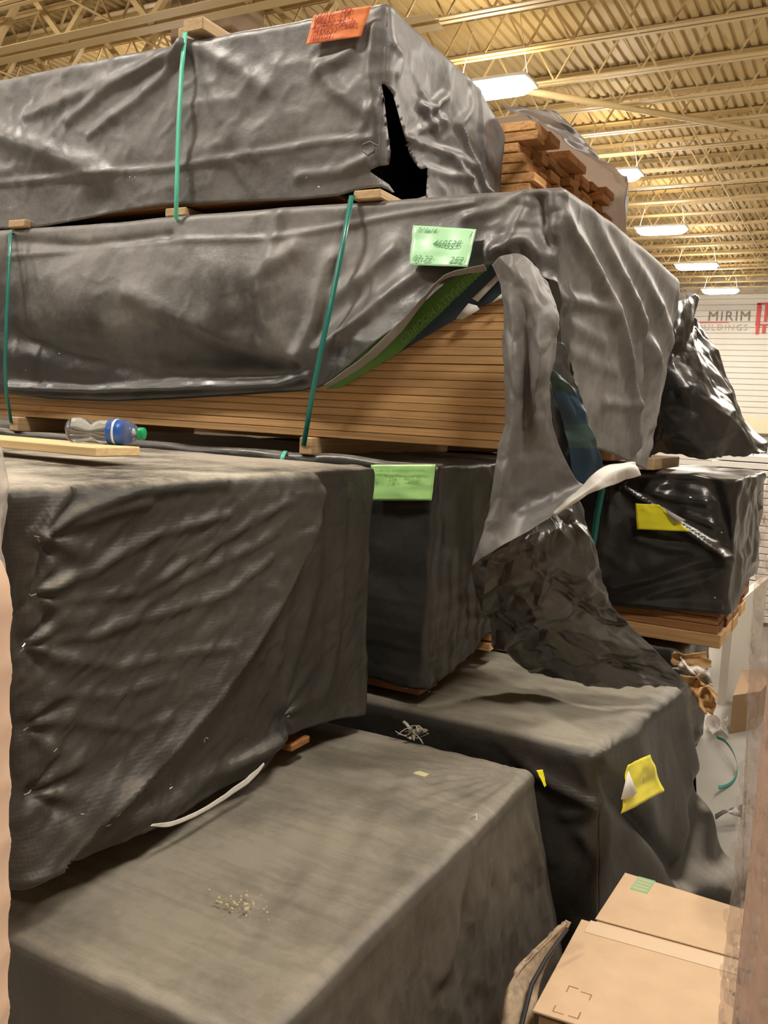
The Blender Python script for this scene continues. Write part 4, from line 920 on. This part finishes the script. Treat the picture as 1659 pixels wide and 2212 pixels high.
# carton at the lower right
zc = .40
K = [at(1350, 1885, z=zc), at(1258, 1992, z=zc), at(1150, 2185, z=zc)]
xa = -.505
CB = thing('carton', (-.25, 2.0, 0), 'light brown cardboard carton with taped top flaps at the lower right', 'carton')
def prism(name, quad4, z0, z1, mat, parent, bev=.002):
    V = [(p[0], p[1], z0) for p in quad4] + [(p[0], p[1], z1) for p in quad4]
    F = [[3, 2, 1, 0], [4, 5, 6, 7]] + [[i, (i + 1) % 4, 4 + (i + 1) % 4, 4 + i] for i in range(4)]
    o = mesh_obj(name, V, F, mat, parent, False); md = o.modifiers.new('b', 'BEVEL'); md.width = bev; md.segments = 2; return o
fl = [at(1350, 1885, z=zc), at(1560, 1950, z=zc)]; u = (fl[1] - fl[0]); u /= np.linalg.norm(u)
ml = [at(1268, 1990, z=zc), at(1540, 2065, z=zc)]; um = ml[1] - ml[0]; um /= np.linalg.norm(um)
p0, p1 = fl[0], fl[0] + u * .42; p2, p3 = at(1285, 1985, z=zc), at(1285, 1985, z=zc) + um * .42
q2 = at(1150, 2182, z=zc + .012); q3 = q2 + um * .44
prism('body', [p0, p1, q3 + [-.01, 0, 0], q2 + [.012, .01, 0]], .0, zc - .004, M_CARD, CB)
prism('flap', [p0, p1, p3, p2], zc - .003, zc + .001, M_CARD, CB)
k0, k1 = at(1256, 1985, z=zc + .012), at(1256, 1985, z=zc + .012) + um * .44
prism('flap', [k0, k1, q3, q2], zc + .006, zc + .012, M_CARD, CB)
t0, t1 = k0 + (k1 - k0) * .05, k1
bk = (q2 - k0) / np.linalg.norm(q2 - k0)
prism('tape', [t0 - bk * .004, t1 - bk * .004, t1 + bk * .055, t0 + bk * .055], zc + .0122, zc + .0132, M_TAPE, CB, .0003)
M_GRPR = plain('print_green', (.20, .42, .22), .6)
gs = [at(1380, 1893, z=zc + .0015), at(1416, 1903, z=zc + .0015), at(1398, 1931, z=zc + .0015), at(1361, 1920, z=zc + .0015)]
gp = prism('green_stamp', gs, zc + .001, zc + .0018, M_GRPR, CB, .0002)
for k in range(4):
    a, b_ = gs[0] + (gs[3] - gs[0]) * (.14 + .22 * k), gs[1] + (gs[2] - gs[1]) * (.14 + .22 * k)
    dv = (gs[3] - gs[0]) * .09; prism('stamp_line', [a + (b_ - a) * .08, b_ - (b_ - a) * .08, b_ - (b_ - a) * .08 + dv, a + (b_ - a) * .08 + dv], zc + .0018, zc + .0023, M_CARD, gp, .0001)
for (u_, v_, r_) in ((1228, 2130, 0), (1277, 2148, 1), (1195, 2185, 3), (1250, 2200, 2)):   # printed corner ticks
    p = at(u_, v_, z=zc + .0125)
    for s in (0, 1):
        an = (r_ + s) * math.pi / 2; dd = (um * math.cos(an) + bk * math.sin(an)) * .022; nn = np.array([-dd[1], dd[0], 0]) * .12
        prism('tick_mark', [p, p + dd, p + dd + nn, p + nn], zc + .0122, zc + .0126, M_WOODD, CB, .0001)
# bent sheet of worn cardboard against the carton
M_WORN = plain('cardboard_worn', (.40, .31, .22), .8, spec=.2, noise=.35, nscale=40)
bent = np.array([-.012, .0, 0]) + np.array([[at(1245, 1996, z=.46), at(1215, 2050, z=.42), at(1180, 2120, z=.38), at(1168, 2212, z=.33), at(1160, 2300, z=.28)],
                 [at(1236, 1994, z=.47), at(1185, 2045, z=.44), at(1135, 2110, z=.41), at(1130, 2212, z=.36), at(1120, 2300, z=.3)],
                 [at(1230, 2000, z=.46), at(1165, 2060, z=.43), at(1110, 2130, z=.40), at(1094, 2212, z=.35), at(1085, 2300, z=.3)],
                 [at(1225, 2020, z=.40), at(1160, 2080, z=.36), at(1105, 2150, z=.32), at(1090, 2225, z=.28), at(1080, 2310, z=.22)]])
o = sheet('cardboard_sheet', bent, 40, 60, M_WORN, None, lambda a, b: .003 * n2(a, b, 20, 131), thick=.006); tag(o, 'bent worn cardboard sheet leaning between the carton and the low pack', 'cardboard')
sl = [at(u, v, z=z_ + .008) for u, v, z_ in ((1236, 2010, .46), (1190, 2075, .43), (1160, 2130, .40), (1140, 2212, .36), (1125, 2290, .31))]
sl = [p_ + np.array([-.012, 0, 0]) for p_ in sl]
tube('dark_cord', sl, .005, M_BLACK, o, 6)

# tall cardboard bundle in bubble wrap at the right edge
WR = thing('wrapped_bundle', (.1, 1.05, 0), 'tall cardboard bundle in clear bubble wrap at the right edge', 'wrapped bundle')
pL = at(1605, 1500, d=1.0)
def vprism(name, foot, z0, z1, mat, parent, nz=40, ns=14, r=.02, disp=None):
    """upright wrapped shell with rounded corners"""
    foot = [np.array(p, float) for p in foot]; ring = []
    n = len(foot)
    for i in range(n):
        a, b, c = foot[i - 1], foot[i], foot[(i + 1) % n]
        ua, uc = (a - b) / np.linalg.norm(a - b), (c - b) / np.linalg.norm(c - b)
        for k in range(5):
            t = k / 4; ring.append((b + ua * r) * (1 - t) ** 2 + 2 * b * t * (1 - t) + (b + uc * r) * t ** 2)
        for k in range(1, ns): ring.append((b + uc * r) * (1 - k / ns) + (c - uc * r) * k / ns)
    ring = np.array(ring); ctr = ring.mean(0); m = len(ring); V = []
    nr = ring - ctr; nr /= np.linalg.norm(nr, axis=1)[:, None]
    for j in range(nz + 1):
        z = z0 + (z1 - z0) * j / nz; top = max(0, (z - (z1 - .05)) / .05)
        for i in range(m):
            p = ring[i] + nr[i] * (disp(ring[i], z, i) if disp else 0) - nr[i] * .03 * top ** 2; V.append((p[0], p[1], z))
    F = [[j * m + i, j * m + (i + 1) % m, (j + 1) * m + (i + 1) % m, (j + 1) * m + i] for j in range(nz) for i in range(m)]
    F.append([nz * m + i for i in range(m)])
    return mesh_obj(name, V, F, mat, parent)
c0 = np.array([pL[0] + .02, pL[1] + .02]); far = np.array([.45, 1.30]) - 0
footc = [c0, np.array([c0[0] + .05, c0[1] - .20]), np.array([c0[0] + .5, c0[1] - .15]), np.array([c0[0] + .5, c0[1] + .25])]
vprism('cardboard_core', footc, 0, 1.64, plain('cardboard_rose', (.68, .47, .36), .7, spec=.2, noise=.08, nscale=6), WR, 20, 6, .015)
M_FILM = film('bubble_film', (.95, .93, .92), .20, .08, 48., .6, .012, True, (.6, .55, .52))
foot2 = [np.array([c0[0] - .018, c0[1] + .01]), np.array([c0[0] + .035, c0[1] - .225]), np.array([c0[0] + .52, c0[1] - .17]), np.array([c0[0] + .52, c0[1] + .27])]
def bub(p, z, i): return .0015 * math.sin(z * 190) * math.sin(i * 2.1 + z * 31) + .004 * math.sin(z * 5) + .003 * math.sin(z * 13 + .3 * i)
bw_ = vprism('bubble_wrap', foot2, .0, 1.66, M_FILM, WR, 200, 24, .02, bub)
V, F = [], []
M_BUB = film('bubble_domes', (.98, .97, .96), .13, .04, 20., .1, .002, False, (.6, .56, .53))
for (fa, fb) in ((foot2[0], foot2[1]), (foot2[1], foot2[2])):
    dvec = fb - fa; Lf = np.linalg.norm(dvec); dvec = dvec / Lf; nv = np.array([dvec[1], -dvec[0]])
    if nv @ (np.array([0, 0.]) - fa) < 0: nv = -nv
    for r_ in range(66):
        for c_ in range(int(Lf / .024)):
            sx_ = .012 + .024 * c_ + (.012 if r_ % 2 else 0)
            if sx_ > Lf - .01 or random.random() < .62: continue
            zc_ = .25 + .0208 * r_; o_ = len(V); cc = fa + dvec * sx_ + nv * bub(None, zc_, 0)
            for (rad_, hgt) in ((.0095, -.001), (.0075, .0035), (.004, .0052)):
                for k in range(8):
                    an = k * math.pi / 4; q_ = cc + dvec * rad_ * math.cos(an) + nv * hgt; V.append((q_[0], q_[1], zc_ + rad_ * math.sin(an)))
            for j in range(2):
                for k in range(8): F.append([o_ + j * 8 + k, o_ + j * 8 + (k + 1) % 8, o_ + (j + 1) * 8 + (k + 1) % 8, o_ + (j + 1) * 8 + k])
            F.append([o_ + 16 + k for k in range(8)])
tag(mesh_obj('bubbles', V, F, M_BUB, bw_), kind='stuff')
# film-wrapped cardboard stack at the left edge
LS = thing('wrapped_bundle', (-.8, .6, 0), 'cardboard stack in stretch film at the left edge', 'wrapped bundle')
pe1 = at(25, 1700, d=.85)
a0 = np.array([pe1[0], pe1[1]])
right = np.array([ROT[0, 0], ROT[1, 0]]); fw = np.array([ROT[0, 2], ROT[1, 2]])
ftl = [a0, a0 + fw * .03 - right * .5, a0 - right * .5 - fw * .4, a0 - fw * .35]
ztop = at(5, 1150, d=.85)[2]
def filmr(p, z, i): return .0025 * abs(math.sin(z * 55 + .4 * i)) ** 8
vprism('cardboard_core', ftl, 0, ztop, plain('cardboard_pink', (.72, .50, .36), .6, spec=.4, noise=.05), LS, 200, 8, .008, filmr)
M_FILM2 = film('stretch_film', (.96, .95, .93), .35, .2, 40., .6)
fm = C3([[(-40, 930, .84), (-6, 945, .84), (2, 960, .86)], [(-40, 1000, .83), (0, 1000, .84), (11, 1015, .86)], [(-40, 1060, .83), (2, 1050, .84), (24, 1055, .86)], [(-40, 1100, .83), (-2, 1090, .84), (14, 1090, .86)], [(-40, 1160, .83), (-2, 1130, .84), (6, 1150, .86)], [(-40, 1260, .83), (-2, 1240, .838), (9, 1250, .848)]])
o = sheet('stretch_film', fm, 40, 20, M_FILM2, LS, lambda a, b: .003 * facet(a, b, .02, 141), thick=.0005)

# scraps on the floor behind the low pack
M_TORN = plain('torn_card', (.55, .33, .14), .8, noise=.3, nscale=20); M_FOIL = plain('torn_film', (.62, .58, .54), .3, spec=.7, noise=.3, nscale=30)
def scrap(name, u, v, d, sx, sz, mat, seed, label, cat, tilt=0.3, amp=.02):
    c = at(u, v, d=d); rng_ = np.random.RandomState(seed)
    X = np.array([ROT[0, 0], ROT[1, 0], 0]); Z = np.array([-.25, -.2, .95]); nrm = np.cross(X, Z)
    ct = math.cos(tilt); st = math.sin(tilt); U = X * ct + Z * st; Wv = -X * st + Z * ct
    ctrl = np.array([[c + U * sx * (i / 3 - .5) + Wv * sz * (j / 3 - .5) + nrm * rng_.uniform(-amp, amp) + U * rng_.uniform(-.15, .15) * sx + Wv * rng_.uniform(-.15, .15) * sz for j in range(4)] for i in range(4)])
    o = sheet(name, ctrl, 22, 22, mat, None, lambda a, b: amp * .5 * facet(a, b, .04, seed), thick=.003); return tag(o, label, cat, 'torn packing scraps behind the low pack')
scrap('cardboard_scrap', 1490, 1425, 3.55, .13, .05, M_TORN, 1, 'pale torn cardboard scrap just under the right pack boards', 'scrap', .1)
scrap('plastic_scrap', 1500, 1452, 3.5, .12, .07, M_FOIL, 2, 'shredded grey plastic scrap below the pale cardboard scrap', 'scrap', -.4, .04)
scrap('cardboard_scrap', 1505, 1480, 3.45, .07, .11, M_TORN, 3, 'brown torn cardboard scrap standing beside the shredded plastic', 'scrap', .3, .03)
scrap('cardboard_scrap', 1525, 1510, 3.4, .07, .11, M_TORN, 4, 'brown torn cardboard scrap lowest behind the low pack corner', 'scrap', -.4, .03)
o = scrap('torn_paper', 1535, 1545, 3.4, .16, .04, M_INNER, 5, 'white torn paper strip', None, -.15, .03)
o.parent = B2; del o['group']
# low pack under the right one and a pale panel leaning there
DU = thing('lumber_pack', (-1.5, 4.5, 0), 'dark low pack in shadow under the right pack, half hidden by scraps', 'lumber pack', 'black-wrapped lumber packs')
box_tarp('tarp', -3.2, -.62, 4.02, 4.95, .68, lambda x: np.full_like(x, .02), lambda y: np.full_like(y, .02), lambda P, w2, nr: .02 * facet(P[:, 0] + P[:, 1], P[:, 2], .12, 151), M_BACK, DU, .02, .03)
pn0 = at(1600, 1420, y=4.9)
M_PANEL = plain('panel_white', (.66, .62, .55), .6)
pq0, pq1 = at(1548, 1520, z=0), at(1625, 1425, z=0)
o = prism('pale_panel', [pq0, pq0 + [.05, 0, 0], pq1 + [.05, 0, 0], pq1], 0, .62, M_PANEL, None); tag(o, 'pale flat panel standing on edge below the right pack', 'panel')
o = prism('brown_carton', [at(1580, 1540, z=.12), at(1640, 1530, z=.12), at(1680, 1480, z=.12), at(1600, 1480, z=.12)], 0, .22, plain('card_dark', (.26, .16, .08), .7), None); tag(o, 'dark brown open carton on the floor beside the pale panel', 'carton')
# green strap loop and clear film on the floor
lp = [at(u, v, z=.03 + .02 * math.sin(k)) for k, (u, v) in enumerate(((1548, 1592), (1565, 1600), (1582, 1622), (1592, 1650), (1590, 1675), (1578, 1692), (1560, 1700), (1552, 1700)))]
lpc = catmull(np.array(lp), 50, 0); o = ribbon('loose_strap', lpc, (-.3, .6, .74), .02, M_STRAP, None); tag(o, 'loose green strap curled on the concrete floor', 'strap')
fl_ = np.array([[at(1526 + 16 * i, 1548 + 10 * j + 2 * i, z=.02 + .05 * ((i * j) % 2)) for j in range(4)] for i in range(4)])
o = sheet('clear_film', fl_, 60, 60, film('loose_film', (.95, .94, .92), .3, .15, 30., .7), None, lambda a, b: .04 * facet(a, b, .12, 161) + .02 * facet(a, b, .05, 162), thick=.0005); tag(o, 'crumpled clear plastic film lying on the floor at right', 'plastic film')
# black wrap end on the floor
bw = C3([[(1545, 1760, 3.7), (1575, 1745, 3.72), (1605, 1735, 3.75)], [(1545, 1768, 3.66), (1575, 1758, 3.66), (1605, 1770, 3.68)]])
o = sheet('wrap_scrap', bw, 16, 30, M_BACK, None, lambda a, b: .008 * facet(a, b, .04, 171)); tag(o, 'small black wrap scrap on the floor behind the bubble wrap', 'scrap')
hw = C3([[(1380, 1870, 2.9), (1440, 1850, 2.95), (1500, 1840, 3.0), (1565, 1900, 3.05)], [(1385, 1900, 2.85), (1450, 1890, 2.9), (1510, 1880, 2.95), (1570, 1925, 3.0)], [(1395, 1960, 2.75), (1450, 1970, 2.8), (1520, 1980, 2.85), (1575, 1985, 2.9)]])
# litter on the low pack
def shred(u, v, z, n, spread, mat, seed, label):
    rng_ = np.random.RandomState(seed); c = at(u, v, z=z); V, F = [], []
    t = thing('packing_shred', c, label, 'litter')
    for k in range(n):
        p = c + np.append(rng_.uniform(-1, 1, 2) * spread, rng_.uniform(0, .02)); a = rng_.uniform(0, 6.28); L = rng_.uniform(.02, .06)
        pts = [p + np.array([math.cos(a) * L * s, math.sin(a) * L * s, .012 * math.sin(3 * s + k)]) for s in (-.5, -.2, .2, .5)]
        ribbon('strand', pts, (-math.sin(a), math.cos(a), .4), rng_.uniform(.003, .010), mat, t)
shred(892, 1588, .675, 24, .034, plain('shred_grey', (.5, .46, .41), .5), 4, 'white frayed packing shreds on the low pack edge')
p = at(910, 1668, z=.668); o = prism('paper_chip', [p + [-.02, -.012, 0], p + [.018, -.015, 0], p + [.02, .01, 0], p + [-.016, .014, 0]], .662, .665, plain('chip_yellow', (.75, .68, .38), .6), None); tag(o, 'small pale yellow paper chip on the dusty low pack', 'litter')
p = at(1017, 1768, z=.675); o = ribbon('wood_sliver', [p, p + [.012, .004, .012], p + [.02, -.01, .004]], (0, .7, .7), .006, M_INNER, None); tag(o, 'tiny white sliver near the edge of the dusty low pack', 'litter')

# stack of white boards standing farther back at the right
wc = at(1640, 985, d=7.5)
ws = thing('board_stack', (wc[0] + .4, wc[1] + .5, 0), 'stack of white boards far behind the right pack, beside the bubble wrap', 'board stack')
M_WB = plain('white_board', (.78, .75, .70), .5)
for k in range(26):
    zb = wc[2] - .03 - .06 * k
    if zb > .03: box('board', (1.6, .9, .052), (wc[0] + .42 + random.uniform(-.02, .02), wc[1] + .5, zb), M_WB, ws, .004)

# sawdust on the dusty low pack
V, F = [], []
rs_ = np.random.RandomState(21); cs = at(520, 1955, z=.672)
for k in range(60):
    p = cs + np.append(rs_.normal(size=2) * (.030, .018), rs_.uniform(0, .002)); r_ = rs_.uniform(.0012, .0045); o_ = len(V)
    for a in range(5): V.append(p + np.array([math.cos(a * 1.257) * r_, math.sin(a * 1.257) * r_ * .6, 0]))
    V.append(p + [0, 0, r_ * .7]); F += [[o_ + a, o_ + (a + 1) % 5, o_ + 5] for a in range(5)]
tag(mesh_obj('sawdust', V, F, plain('sawdust', (.62, .5, .28), .8), None), 'pinch of pale sawdust on the dusty low pack top', 'sawdust', kind='stuff')
